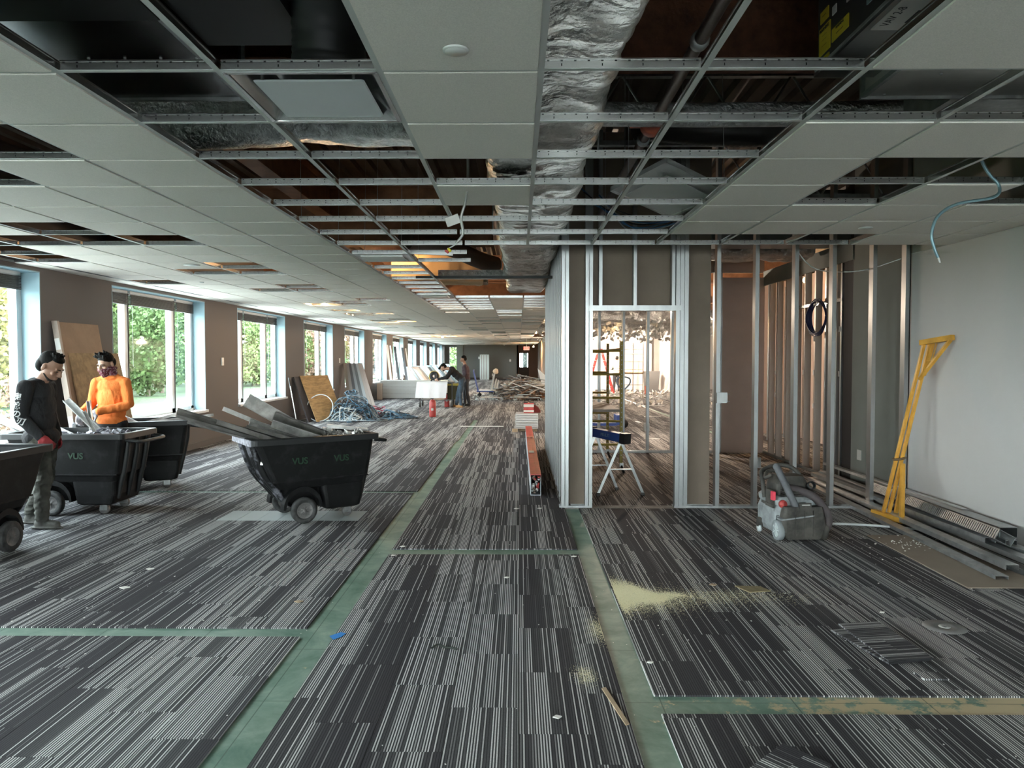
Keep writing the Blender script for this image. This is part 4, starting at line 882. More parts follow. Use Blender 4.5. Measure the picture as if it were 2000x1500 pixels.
# ------------------------------------------------------------------ people
def rotm(rx=0, ry=0, rz=0): return Matrix.Rotation(rad(rz), 3, 'Z') @ Matrix.Rotation(rad(ry), 3, 'Y') @ Matrix.Rotation(rad(rx), 3, 'X')
SPH = None
class Fig:
    def __init__(s): s.p = []
    def cap(s, a, b, ra, rb, t): s.p.append(('c', V(a), V(b), ra, rb, t)); return s
    def ell(s, c, r, t, M=None): s.p.append(('e', V(c), V(r), M or Matrix.Identity(3), None, t)); return s
    def chain(s, pts, t):
        for (p, r), (q, r2) in zip(pts, pts[1:]): s.cap(p, q, r, r2, t)
    def xform(s, f, M3=None):
        n = []
        for q in s.p:
            if q[0] == 'c': n.append(('c', f(q[1]), f(q[2]), q[3], q[4], q[5]))
            else: n.append(('e', f(q[1]), q[2], (M3 @ q[3]) if M3 else q[3], None, q[5]))
        s.p = n; return s
    def build(s, name, mats, parent, voxel=.008, smooth=5, disp=None):
        import bmesh
        bm = bmesh.new(); bmesh.ops.create_icosphere(bm, subdivisions=3, radius=1); sv = [v.co.copy() for v in bm.verts]; sf = [[v.index for v in f.verts] for f in bm.faces]; bm.free()
        mb = MB()
        for q in s.p:
            if q[0] == 'c':
                d = (q[2] - q[1]); L = d.length; d = d / L if L > 1e-6 else V((0, 0, 1))
                mb.add([(q[2] + v * q[4]) if v.dot(d) > 0 else (q[1] + v * q[3]) for v in sv], sf)
            else: mb.add([q[1] + q[3] @ V((v.x * q[2].x, v.y * q[2].y, v.z * q[2].z)) for v in sv], sf)
        me = mb.mesh('tmp', []); o = bpy.data.objects.new('tmp', me); COL.objects.link(o)
        m = o.modifiers.new('r', 'REMESH'); m.mode = 'VOXEL'; m.voxel_size = voxel
        if smooth: m2 = o.modifiers.new('s', 'SMOOTH'); m2.iterations = smooth; m2.factor = .5
        dg = bpy.context.evaluated_depsgraph_get(); me2 = bpy.data.meshes.new_from_object(o.evaluated_get(dg)); bpy.data.objects.remove(o)
        nv = len(me2.vertices); co = np.empty(nv * 3, np.float32); me2.vertices.foreach_get('co', co); co = co.reshape(-1, 3).astype(float)
        fc = np.empty(len(me2.polygons) * 3, np.float32); me2.polygons.foreach_get('center', fc); fc = fc.reshape(-1, 3).astype(float)
        def sdf(P):
            best = np.full(len(P), 9.); tg = np.zeros(len(P), int)
            for q in s.p:
                if q[0] == 'c':
                    a = np.array(q[1]); d = np.array(q[2]) - a; L2 = d @ d + 1e-12; t_ = np.clip((P - a) @ d / L2, 0, 1); dist = np.linalg.norm(P - a - t_[:, None] * d, axis=1) - (q[3] + (q[4] - q[3]) * t_)
                else:
                    Mi = np.array(q[3].inverted()); l_ = (P - np.array(q[1])) @ Mi.T; rr = np.array(q[2]); k = np.linalg.norm(l_ / rr, axis=1); dist = (k - 1) * rr.min()
                m_ = dist < best; best[m_] = dist[m_]; tg[m_] = q[5]
            return tg
        tg = sdf(fc)
        if disp:
            nrm = np.empty(nv * 3, np.float32); me2.vertices.foreach_get('normal', nrm); nrm = nrm.reshape(-1, 3); tv = sdf(co)
            for i in range(nv):
                if tv[i] in disp:
                    sc_, am, st = disp[tv[i]]; c_ = V((co[i][0] * sc_, co[i][1] * sc_, co[i][2] * sc_ * st)); co[i] += nrm[i] * (1 - abs(noise.noise(c_)) * 2.5 + .5 * noise.noise(c_ * 2.1)) * am
            me2.vertices.foreach_set('co', co.astype(np.float32).ravel())
        me2.materials.clear()
        for m_ in mats: me2.materials.append(m_)
        me2.polygons.foreach_set('material_index', tg.astype(np.int32)); me2.polygons.foreach_set('use_smooth', [True] * len(me2.polygons)); me2.update()
        return link(name, me2, parent)
def head(fig, C_, Rm, tag_skin, k=1.0):
    """C_: head centre; Rm: 3x3 head rotation (x right, y forward, z up)."""
    P = lambda x, y, z: C_ + Rm @ V((x * k, y * k, z * k))
    e = lambda c, r, R2=None: fig.ell(P(*c), V(r) * k, tag_skin, Rm @ R2 if R2 else Rm)
    e((0, -.012, .028), (.073, .092, .085)); e((0, .022, -.035), (.058, .070, .078)); e((0, .052, -.088), (.030, .028, .022))
    e((0, .078, .018), (.052, .014, .014)); fig.cap(P(0, .090, .010), P(0, .110, -.030), .009 * k, .014 * k, tag_skin)
    e((-.012, .102, -.034), (.010, .011, .008)); e((.012, .102, -.034), (.010, .011, .008))
    e((0, .090, -.062), (.024, .010, .006)); e((0, .088, -.072), (.021, .010, .006))
    for s in (-1, 1): e((s * .078, -.008, -.012), (.010, .018, .032)); e((s * .040, .070, -.022), (.022, .018, .020))
    return P
def eyes(P, Rm, parent, k=1., closed=False):
    for s in (-1, 1):
        f = Fig().ell(P(s * .030, .0845, .000), V((.013, .006, .005 if closed else .007)) * k, 0, Rm); f.build('eye', [EYEM], parent, .002, 2)
        f = Fig().cap(P(s * .015, .094, .020), P(s * .046, .084, .022), .0042 * k, .003 * k, 0); f.build('eyebrow', [HAIRM], parent, .002, 2)
SKIN = mat('skin', (.30, .16, .105), .55); SKIN2 = mat('skin_light', (.38, .22, .15), .55); EYEM = mat('eye_dark', (.03, .02, .018), .25); HAIRM = mat('black_hair', (.004, .0035, .003), .7, spec=.15)
BLKT = mat('black_shirt', (.012, .012, .014), .9, bump=(8, .8, .05), stretch=(1, 1, .6)); ORT = mat('orange_shirt', (.78, .20, .04), .9, bump=(7, .9, .05), stretch=(1, 1, .6)); CARGO = mat('grey_work_trousers', (.13, .128, .11), .9, var=(9, .45), bump=(16, .5, .03)); BOOTS = mat('grey_boots', (.16, .155, .14), .85, var=(20, .4)); REDG = mat('red_glove', (.30, .025, .03), .7); GLOVE = mat('grey_glove', (.50, .48, .52), .85, var=(20, .5)); DARKT = mat('dark_trousers', (.015, .015, .018), .9)
JEANS = mat('blue_jeans', (.045, .075, .11), .9, var=(8, .4)); HOOD = mat('black_hoodie', (.008, .008, .01), .9); TANB = mat('tan_boots', (.35, .20, .08), .8); PLUM = mat('plum_shirt', (.06, .04, .05), .9); DKGR = mat('dark_grey_trousers', (.04, .045, .055), .9); SAGE = mat('sage_shirt', (.18, .20, .18), .9); BLKSH = mat('black_shoes', (.01, .01, .01), .6)
BAND = mat('bandana', (.10, .012, .025), .85, var=(55, .8), col2=(.42, .30, .33), ramp=(.36, .5)); BEARD = mat('beard', (.02, .016, .014), .8)
def hand(fig, wrist, d, palm_n, t, k=1., curl=.5, thumb=1):
    """five fingers curling; d: direction of the hand, palm_n: palm normal (fingers curl towards it)."""
    w_ = V(wrist); d = V(d).normalized(); n_ = V(palm_n); n_ = (n_ - d * n_.dot(d)).normalized(); s = d.cross(n_)
    k *= 1.
    fig.cap(w_, w_ + d * .045 * k, .026 * k, .030 * k, t)
    fig.ell(w_ + d * .05 * k, (.042 * k, .018 * k, .045 * k), t, Matrix((s, n_, d)).transposed())
    for i, (off, ln) in enumerate(((-.030, .070), (-.010, .080), (.010, .076), (.029, .060))):
        a = w_ + d * .082 * k + s * off * k; p = [a - d * .03 * k]; ang = 0; c_ = a
        p.append(c_)
        for j, f_ in enumerate((.42, .33, .25)):
            ang += curl * (.9 if j else .6); c_ = c_ + (d * math.cos(ang) + n_ * math.sin(ang)) * ln * f_ * k; p.append(c_)
        for j in range(len(p) - 1): fig.cap(p[j], p[j + 1], .0098 * k, .009 * k, t)
    a = w_ + d * .022 * k - s * .026 * k * thumb; b = a + (d * .5 - s * thumb * .75 + n_ * .35).normalized() * .04 * k; c_ = b + (d * .8 - s * thumb * .15 + n_ * .5).normalized() * .035 * k
    fig.cap(a, b, .014 * k, .012 * k, t); fig.cap(b, c_, .0115 * k, .010 * k, t)

# --- person A: black shirt, in profile, facing +x. local: x forward, y left (towards the windows is +y)
def person_a():
    t = thing('person', 'person in a black shirt with white sleeve writing, red glove and grey trousers', 'person', (-4.47, 6.88, 0))
    f = Fig(); SK, SH, TR, BT, GL = 0, 1, 2, 3, 4
    # legs (y: near side is -)
    hipz = .86
    f.ell((.0, 0, .82), (.115, .158, .10), TR)
    f.chain([((.01, -.085, .83), .098), ((.075, -.095, .44), .066), ((.06, -.10, .43), .07), ((.055, -.11, .11), .056)], TR)          # near, front leg
    f.chain([((-.01, .085, .83), .098), ((-.03, .10, .44), .066), ((-.19, .11, .12), .055)], TR)         # far, back leg
    f.chain([((.055, -.11, .12), .052), ((.07, -.11, .05), .047)], BT); f.ell((.045, -.11, .045), (.06, .045, .05), BT); f.cap((.06, -.11, .045), (.19, -.115, .038), .046, .036, BT); f.ell((.10, -.112, .012), (.155, .05, .016), BT)
    f.chain([((-.19, .11, .13), .052), ((-.185, .11, .06), .047)], BT); f.ell((-.20, .11, .045), (.055, .045, .05), BT); f.cap((-.19, .11, .045), (-.07, .105, .038), .046, .036, BT); f.ell((-.14, .11, .012), (.15, .05, .016), BT)
    # torso
    f.ell((-.005, 0, .84), (.138, .188, .11), SH); f.ell((-.01, 0, .98), (.112, .165, .17), SH); f.ell((-.01, 0, 1.13), (.110, .168, .16), SH); f.ell((-.02, 0, 1.26), (.112, .160, .12), SH)
    f.cap((-.03, -.13, 1.315), (-.03, .13, 1.315), .062, .062, SH); f.ell((-.03, 0, 1.30), (.10, .14, .10), SH)
    # near arm
    f.chain([((-.02, -.185, 1.31), .068), ((-.05, -.215, 1.06), .056), ((-.045, -.21, 1.03), .055), ((.10, -.185, .865), .043)], SH)
    hand(f, (.105, -.183, .86), (.75, .05, -.65), (-.3, .9, -.3), GL, 1.05, .55, 1); f.cap((.095, -.185, .87), (.125, -.18, .84), .036, .034, GL)
    f.chain([((-.03, .175, 1.30), .062), ((-.05, .21, 1.05), .052), ((.02, .19, .85), .043)], SH)
    hand(f, (.022, .19, .845), (.3, -.05, -.95), (-.3, -.9, -.3), GL, 1.05, .55, -1)
    # neck, head bowed
    f.chain([((-.01, 0, 1.34), .060), ((.05, 0, 1.43), .054)], SK); f.ell((-.01, 0, 1.36), (.075, .085, .035), SH)
    Rm = Matrix.Rotation(rad(-90), 3, 'Z') @ Matrix.Rotation(rad(-34), 3, 'X')   # forward (+y head) -> +x, bowed
    P = head(f, V((.10, 0, 1.50)), Rm, SK, 1.12)
    o = f.build('body', [SKIN, BLKT, CARGO, BOOTS, REDG], t, .0065, 4, {1: (11, .004, .4), 2: (13, .006, 1.6)})
    h = Fig(); h.ell(P(0, -.030, .040), V((.077, .088, .083)) * 1.12, 0, Rm); h.ell(P(0, -.060, -.012), V((.068, .058, .075)) * 1.12, 0, Rm); h.ell(P(0, .022, .082), V((.060, .050, .032)) * 1.12, 0, Rm)
    r_ = random.Random(2)
    for k in range(26): 
        a = r_.uniform(-1, 1); h.cap(P(a * .05, r_.uniform(-.05, .03), .105), P(a * .055, r_.uniform(-.02, .04), .122), .013, .008, 0)
    h.build('hair', [HAIRM], t, .005, 2)
    b = Fig(); b.ell(P(0, .052, -.090), (.036, .032, .022), 0, Rm); b.cap(P(-.03, .055, -.092), P(-.062, .012, -.060), .014, .006, 0); b.cap(P(.03, .055, -.092), P(.062, .012, -.060), .014, .006, 0); b.build('beard', [BEARD], t, .004, 2)
    eyes(P, Rm, t, 1.12, closed=True)
    # belt line of the pale shirt hem under the black one
    # writing down the near sleeve, laid on the cloth
    bv = BVHTree.FromPolygons([v.co for v in o.data.vertices], [p.vertices for p in o.data.polygons])
    for ch, (x, z) in zip('鬼滅の刃', ((-.040, 1.225), (-.055, 1.148), (-.05, 1.073), (-.020, 1.003))):
        M_ = frame((x, -.45, z), (.97, 0, -.12 if z > 1.1 else -.3), (.2, 0, 1)); q = text_mesh(ch, .074, M_, mat('print_white', (.6, .6, .6), .8) if 'print_white' not in MATS else MATS['print_white'], 'sleeve_lettering', t, ext=0, bold=True)
        import bmesh
        bm = bmesh.new(); bm.from_mesh(q.data); bmesh.ops.triangulate(bm, faces=bm.faces)
        for v in bm.verts:
            hit = bv.ray_cast(V((v.co.x, -.5, v.co.z)), V((0, 1, 0)))
            if hit[0]: v.co.y = hit[0].y - .004
        bm.to_mesh(q.data); bm.free()
    return t
person_a()
# --- person B: orange shirt, facing the viewer, looking down at the gloves
def person_b():
    t = thing('person', 'person in an orange long sleeved shirt with a dark red paisley bandana over the mouth', 'person', (-4.66, 8.42, 0))
    f = Fig(); SK, SH, TR, BT, GL = 0, 1, 2, 3, 4
    # local: x to the picture's right, -y towards the viewer
    f.ell((0, 0, .84), (.165, .12, .13), TR)
    for s in (-1, 1):
        f.chain([((s * .085, 0, .82), .095), ((s * .10, -.02, .44), .064), ((s * .11, .02, .10), .05)], TR); f.cap((s * .11, .02, .06), (s * .12, -.12, .04), .045, .036, BT); f.ell((s * .115, -.04, .014), (.05, .14, .016), BT)
    f.ell((0, 0, .86), (.168, .125, .09), SH); f.ell((0, 0, .98), (.158, .112, .16), SH); f.ell((0, 0, 1.12), (.160, .112, .18), SH); f.ell((0, 0, 1.25), (.155, .098, .10), SH)
    f.cap((-.125, .01, 1.315), (.125, .01, 1.315), .056, .056, SH); f.cap((-.07, .01, 1.345), (.07, .01, 1.345), .05, .05, SH); f.ell((0, .0, 1.355), (.10, .075, .045), SH)
    # his left arm (picture right): elbow out, forearm across
    f.chain([((.165, 0, 1.295), .060), ((.205, -.01, 1.06), .052), ((.185, -.06, 1.03), .051), ((-.02, -.23, .985), .042)], SH)
    f.chain([((-.165, 0, 1.295), .060), ((-.21, -.03, 1.07), .051), ((-.22, -.08, 1.03), .049), ((-.215, -.24, .965), .042)], SH)
    hand(f, (-.03, -.235, .985), (-.75, -.2, -.45), (-.35, .5, -.6), GL, 1.1, .45, -1); f.cap((-.01, -.225, .988), (-.045, -.24, .98), .036, .034, GL)
    hand(f, (-.215, -.245, .96), (.1, -.45, -.85), (.6, -.3, .2), GL, 1.1, .45, 1); f.cap((-.215, -.235, .97), (-.21, -.26, .94), .036, .034, GL)
    f.chain([((0, .01, 1.34), .060), ((-.01, -.03, 1.43), .055)], SK)
    Rm = Matrix.Rotation(rad(180 - 14), 3, 'Z') @ Matrix.Rotation(rad(-20), 3, 'X')
    P = head(f, V((-.03, -.045, 1.515)), Rm, SK)
    f.build('body', [SKIN2, ORT, DARKT, BOOTS, GLOVE], t, .0065, 4, {1: (11, .005, .35)})
    h = Fig(); h.ell(P(0, -.018, .050), (.079, .090, .080), 0, Rm); h.ell(P(0, -.058, .0), (.072, .066, .07), 0, Rm)
    r_ = random.Random(4)
    for k in range(60):
        a = r_.uniform(-1, 1); b = r_.uniform(-.6, 1); z = .105 + .02 * r_.random() - .04 * a * a
        h.cap(P(a * .055, b * .06, z), P(a * .08 + r_.uniform(-.012, .012), b * .07 + .008, z + r_.uniform(.012, .034)), .017, .009, 0)
    h.build('hair', [HAIRM], t, .005, 2)
    b = Fig(); b.ell(P(0, .035, -.048), (.070, .080, .040), 0, Rm); b.ell(P(0, .05, -.085), (.055, .060, .05), 0, Rm); b.cap(P(0, .055, -.10), P(0, .015, -.20), .050, .012, 0); b.cap(P(-.06, -.02, -.05), P(-.055, -.06, -.075), .022, .018, 0); b.cap(P(.06, -.02, -.05), P(.055, -.06, -.075), .022, .018, 0)
    b.cap(P(-.05, 0, -.11), P(.05, 0, -.11), .05, .05, 0); b.build('bandana', [BAND], t, .005, 3, {0: (22, .004, 1)})
    eyes(P, Rm, t, closed=True)
    # work glove held
    return t
person_b()
def simple_person(label, loc, rz, mats, pose, hairm=None, cap_=False, beard=None, vox=.012):
    """local: x forward. pose: dict with lean (deg), arms targets, head."""
    t = thing('person', label, 'person', loc, rz); f = Fig(); SK, SH, TR, BT = 0, 1, 2, 3
    L = rad(pose.get('lean', 0)); hz = pose.get('hip', .88); hx = pose.get('hx', 0)
    up = V((math.sin(L), 0, math.cos(L))); hp = V((hx, 0, hz))
    f.ell(hp, (.12, .165, .12), TR)
    for s, fx_ in ((-1, pose.get('f1', .05)), (1, pose.get('f2', -.08))):
        kn = V(((hx + fx_) / 2 + .03, s * .10, hz * .52)); f.chain([(hp + V((0, s * .085, -.03)), .092), (kn, .065), (V((fx_, s * .11, .10)), .052)], TR)
        f.cap((fx_, s * .11, .055), (fx_ + .13, s * .115, .04), .046, .036, BT); f.ell((fx_ + .05, s * .112, .012), (.14, .05, .014), BT)
    for d_, rx in ((.03, .125), (.15, .125), (.28, .13), (.38, .12)): f.ell(hp + up * d_, (rx, .165, .11), SH, Matrix.Rotation(L, 3, 'Y'))
    sh = hp + up * .45; f.cap(sh + V((0, -.14, 0)), sh + V((0, .14, 0)), .062, .062, SH)
    for s, (el, ha) in ((-1, pose['arm1']), (1, pose['arm2'])):
        e_ = V(el); h_2 = V(ha); f.chain([(sh + V((0, s * .18, -.01)), .064), (e_, .052), (h_2, .040)], SH); dd = (h_2 - e_).normalized(); hand(f, h_2, dd, V((0, -s, -.3)), SK, 1, .5, -s)
    nk = sh + up * .10 + V((.03, 0, 0)); f.cap(sh, nk, .06, .054, SK)
    hc = V(pose['head']); f.cap(nk, hc - V((0, 0, .06)), .052, .05, SK)
    Rm = Matrix.Rotation(rad(-90), 3, 'Z') @ Matrix.Rotation(rad(-pose.get('nod', 15)), 3, 'X'); P = head(f, hc, Rm, SK)
    if pose.get('hood'): f.ell(sh + up * .06 - V((.06, 0, -.02)), (.09, .11, .07), SH)
    f.build('body', mats, t, vox, 4, {1: (8, .006, .8), 2: (8, .008, 1)})
    h = Fig(); h.ell(P(0, -.026, .046), (.078, .093, .081), 0, Rm); h.ell(P(0, -.055, .0), (.073, .066, .07), 0, Rm)
    if cap_: h.cap(P(0, .06, .055), P(0, .13, .045), .05, .035, 0)
    h.build('knit_cap' if cap_ else 'hair', [hairm or HAIRM], t, .008, 2)
    if beard: b = Fig(); b.ell(P(0, .045, -.085), (.045, .045, .034), 0, Rm); b.build('beard', [beard], t, .008, 2)
    return t
simple_person('person in a black hoodie and jeans bending over the small work table', (-2.02, 23.95, 0), math.pi, [SKIN2, HOOD, JEANS, TANB],
              dict(lean=48, hip=.90, hx=-.18, f1=.0, f2=-.16, arm1=((.32, -.2, .95), (.55, -.12, .92)), arm2=((.30, .2, .98), (.56, .14, .92)), head=(.42, 0, 1.30), nod=35, hood=True), cap_=True, beard=BEARD)
simple_person('person in a plum sweater with a grey beard standing behind the bending one', (-1.75, 24.75, 0), math.pi, [SKIN, PLUM, DKGR, BLKSH],
              dict(lean=4, f1=.06, f2=-.10, arm1=((-.02, -.24, 1.08), (.10, -.2, .90)), arm2=((-.02, .24, 1.08), (.10, .2, .90)), head=(.10, 0, 1.56), nod=14), beard=mat('grey_beard', (.35, .33, .31), .8))
simple_person('person in a sage green shirt and dark trousers, turned away in the open office', (4.62, 35.0, 0), rad(70), [SKIN, SAGE, DARKT, BLKSH],
              dict(lean=10, f1=.06, f2=-.10, arm1=((.05, -.28, 1.10), (.25, -.2, 1.12)), arm2=((.02, .26, 1.10), (.25, .18, 1.10)), head=(.14, 0, 1.58), nod=18))
# ------------------------------------------------------------------ sheets, panels and stacks along the window wall
def sheet(p0, p1, tilt_top, th, h, name, m, label, cat, group=None):
    """p0,p1: bottom edge ends on the floor; tilt_top: (dx,dy) shift of the top edge; h: height of the top edge."""
    a, b = V((*p0, .003)), V((*p1, .003)); tx = V((tilt_top[0], tilt_top[1], h)); n = (b - a).cross(tx).normalized() * th
    mb = MB().add([a, b, b + tx, a + tx, a + n, b + n, b + tx + n, a + tx + n], [(0, 3, 2, 1), (4, 5, 6, 7), (0, 1, 5, 4), (1, 2, 6, 5), (2, 3, 7, 6), (3, 0, 4, 7)])
    return tag(mb.build(name, m), label, cat, group)
# pier between the first windows: boards behind the workers (pier y 8.75..10.3)
sheet((-5.30, 9.00), (-5.29, 9.86), (-.33, .0), -.02, 2.02, 'plywood_sheet', CARDB, 'tall brown hardboard sheet leaning on the first pier, tallest board', 'board')
sheet((-5.37, 8.95), (-5.30, 8.95), (-.30, -.0), -.04, 2.03, 'door_slab', mat('pale_edge', (.40, .33, .28), .6), 'pale edge of a door leaf leaning at the left of the brown board', 'door leaf')
sheet((-5.22, 9.10), (-5.21, 10.22), (-.34, .0), -.018, 1.64, 'chipboard_sheet', OSB, 'chipboard sheet leaning in front of the taller brown board', 'board')
q = COL.objects['door_slab']
for z, y in ((.80, 8.945), (1.75, 8.945)): MB().box(-.03, .03, -.004, .0, -.07, .07, M=Matrix.Translation((-5.33 - .30 * z / 2, y, z)) @ Matrix.Rotation(rad(-9), 4, 'Y')).build('hinge_plate', WHPL, q)
# plywood by pier 3
sheet((-5.02, 18.35), (-4.55, 19.25), (-.52, .35), -.02, 1.14, 'plywood_sheet', PLY, 'golden plywood sheet leaning beside the cable heap', 'board')
sheet((-5.20, 18.25), (-5.05, 19.2), (-.42, .2), -.03, 1.12, 'dark_board', mat('dark_edge', (.05, .045, .05), .7), 'dark board leaning behind the golden plywood sheet', 'board')
tag(MB().tube([(-5.2, 17.3, 0), (-5.5, 17.7, 1.05)], .012, 6).tube([(-5.45, 17.63, .85), (-5.52, 17.72, 1.12)], .018, 6, 1).build('pole', [WHPL, BLKP]), 'thin white pole with a dark grip leaning under the second window', 'pole')
# leaning grey strips and boards near window 4
tones = [(.32, .27, .23), (.30, .28, .27), (.10, .10, .11), (.28, .30, .32), (.12, .13, .14), (.34, .36, .38), (.35, .30, .27), (.36, .30, .27)]
for k, c in enumerate(tones):
    x0 = -5.38 + k * .105
    sheet((x0, 23.4 + .02 * k), (x0 + .098, 23.4 + .02 * k), (-.30 - .035 * k, .55), .03, 1.42, 'trim_board', mat('strip_tone_%d' % k, c, .5, .2), ('long trim strip leaning on the pier behind the cable heap, %s' % ('leftmost', 'second from left', 'third from left, dark', 'fourth from left, bluish', 'fifth from left, dark', 'sixth from left, palest', 'seventh from left, brownish', 'rightmost, brownish')[k]), 'trim strip', 'trim strips leaning by the cable heap')
# stack of long steel pans
for k in range(5):
    z = .02 + k * .142
    t = thing('metal_pan', 'long pale metal pan in the stack below the windows, %s' % ('bottom one', 'second from the bottom', 'middle one', 'second from the top', 'topmost')[k], 'metal pan', (-4.15, 29.4 + .02 * (k % 2), z), 0, 'metal pans in the stack')
    if k == 0:
        pm = MB().box(-1.30, 1.30, -.3, .3, 0, .11).box(-1.32, 1.32, -.32, .3, .11, .136).mesh('metal_pan', mat('pan_white', (.45, .47, .47), .5, .2)); pr = MB().box(-1.3, 1.3, -.312, -.30, .035, .045).mesh('groove', GALVD)
    link('pan_body', pm, t); link('groove', pr, t)
tag(MB().box(-3.46, -3.40, 29.06, 29.085, 0, .75).build('lashing_strap', BLKP), 'black chain strap hanging over the stack of metal pans', 'strap')
tag(MB().box(-.09, .09, -.09, .09, 0, .62, M=Matrix.Translation((-5.38, 28.6, 0))).build('wooden_box', mat('tan_box', (.38, .32, .27), .7)), 'tan upright box beside the stack of metal pans', 'box')
q = thing('cable_reel', 'black and yellow coil of cable on the stack of pans', 'coil', (-3.35, 29.3, .73))
MB().lathe([(.06, -.06), (.17, -.06), (.19, 0), (.17, .06), (.06, .06), (.06, -.06)], Matrix.Translation((0, 0, .16)) @ Matrix.Rotation(rad(90), 4, 'X'), 20).build('coil', BLKP, q)
MB().lathe([(.195, -.03), (.215, 0), (.195, .03)], Matrix.Translation((0, 0, .16)) @ Matrix.Rotation(rad(90), 4, 'X'), 20).build('yellow_band', mat('band_yellow', (.6, .42, .06), .6), q)
# tall leaning frames
for k in range(6):
    x0 = -5.25 + .165 * k
    sheet((x0, 30.6), (x0 + (.05 if k % 2 else .10), 30.6), (-.42, 1.0), .04, 2.15 - .03 * k, 'leaning_frame', [mat('frame_brown', (.25, .18, .14), .6), WHPL, BLKP, WHPL, mat('frame_dark', (.05, .05, .055), .5), mat('frame_tan', (.38, .30, .25), .6)][k],
          'tall frame leaning above the stack of pans, %s' % ('leftmost and brown', 'white, second from left', 'black, third from left', 'white, fourth from left', 'dark, fifth from left', 'rightmost and tan')[k], 'frame', 'tall frames above the stack of pans')
# row of low panels down the wall
pc = [mat('panel_tone_%d' % k, c, .6) for k, c in enumerate(((.42, .44, .46), (.50, .60, .62), (.20, .24, .27), (.55, .46, .42), (.33, .42, .46)))]
for k in range(30):
    y = 33.5 + k * .72; h = 1.12 + .08 * math.sin(k * 1.7)
    o = MB().add([(-4.55, y, 0), (-4.50, y + .03, 0), (-5.48, y + .9, h), (-5.53, y + .87, h), (-4.55 + .42, y - .12, 0), (-4.50 + .42, y - .09, 0), (-5.06, y + .78, h), (-5.11, y + .75, h)], [(0, 1, 2, 3), (4, 7, 6, 5), (0, 3, 7, 4), (1, 5, 6, 2), (0, 4, 5, 1), (3, 2, 6, 7)]).build('divider_screen', pc[(k * 7) % 5])
    tag(o, 'low %s panel leaning in the long row under the far windows' % ('pale grey', 'pale blue', 'dark grey', 'pinkish', 'slate blue')[(k * 7) % 5], 'panel', 'low panels leaning in a row')
tag(MB().box(-2.95, -2.25, 56.2, 56.25, 0, 1.9).box(-2.85, -2.78, 56.19, 56.2, .05, 1.85, 1).box(-2.68, -2.61, 56.19, 56.2, .05, 1.85, 1).box(-2.5, -2.43, 56.19, 56.2, .05, 1.85, 1).build('ribbed_panel', [mat('rib_panel', (.62, .72, .72), .6), GALV]), 'pale blue ribbed panel standing against the far grey wall', 'panel')
for x, z, lab in ((-3.05, 1.65, 'left'), (-.65, 1.45, 'right'), (-2.0, .35, 'low')):
    tag(MB().box(x - .06, x + .06, YF - .02, YF, z - .09, z + .09).build('wall_plate', WHPL), 'white wall plate on the far grey wall, %s one' % lab, 'wall plate')
for y, lab in ((14.1, 'first wide'), (22.85 + .5, 'third')):
    z = 1.52
    tag(MB().box(XL, XL + .022, y - .045, y + .045, z - .075, z + .075).box(XL + .022, XL + .028, y - .02, y + .02, z - .05, z + .0).build('thermostat', WHPL), 'small white control box on the %s grey pier' % lab, 'wall control')

# ------------------------------------------------------------------ heap of pulled cables
rc = random.Random(5)
def loops(n, cx, cy, rx, ry, hgt, rad_, m, lo=.10, hi=.5, seed=1, segs=22):
    r_ = random.Random(seed); mb = MB()
    for i in range(n):
        a0 = r_.uniform(0, 6.28); rr = math.sqrt(r_.random()); x = cx + rx * rr * math.cos(a0); y = cy + ry * rr * math.sin(a0)
        top = hgt * (1 - rr ** 1.5) + .02; z = r_.uniform(0, top); s = r_.uniform(lo, hi); el = r_.uniform(.4, 1); rot = r_.uniform(0, 6.28); ti = r_.uniform(-.5, .5) ; a1 = r_.uniform(2.2, 6.2); ph = r_.uniform(0, 6)
        P = []
        for k in range(segs):
            a = ph + a1 * k / (segs - 1); u, v = s * math.cos(a), s * el * math.sin(a)
            px = x + u * math.cos(rot) - v * math.sin(rot); py = y + u * math.sin(rot) + v * math.cos(rot)
            lim = hgt * max(0, 1 - (((px - cx) / rx) ** 2 + ((py - cy) / ry) ** 2) ** .75) + .02
            pz = min(max(.012, z + ti * v + .02 * math.sin(3 * a)), max(lim, .015)); P.append((px, py, pz))
        mb.tube(P, rad_, 5, mi=r_.randrange(len(m)))
    return mb
CM = [mat('cable_slate', (.12, .17, .21), .5), mat('cable_steel', (.26, .33, .37), .45), mat('cable_dark', (.03, .035, .045), .6), mat('cable_blue', (.06, .16, .26), .5)]
tag(loops(230, -4.35, 19.3, .72, .75, .78, .012, CM, seed=2).build('cable_heap', CM), 'tangled heap of slate blue and black cables on the carpet below the windows', 'cables', kind='stuff')
tag(loops(60, -3.45, 19.6, .75, .35, .25, .011, [0, 1, 2], .08, .4, seed=4).build('blue_cable_tangle', [CM[3], CM[2], CM[0]]), 'low blue tangle of cable trailing right from the heap', 'cables', kind='stuff')
tag(loops(26, -3.75, 19.9, .38, .3, .42, .010, [0], .06, .2, seed=6).build('red_cable_bundle', [mat('cable_red', (.35, .03, .07), .5)]), 'small dark red bundle of wire on the right of the cable heap', 'cables', kind='stuff')
tag(loops(46, -4.35, 18.72, .42, .25, .42, .013, [0, 1], .15, .32, seed=9).build('white_cable_coil', [WHC, CM[1]]), 'loose pale grey cable coil in front of the heap', 'coil', kind='stuff')
tag(MB().tube([(-5.0 + .33 * math.cos(a), 18.55 + .10 * math.sin(a), .34 + .33 * math.sin(a)) for a in [k * 6.283 / 30 for k in range(30)]], .013, 6, closed=True).build('hoop_of_cable', WHC), 'single pale hoop of cable standing at the left of the heap', 'coil')

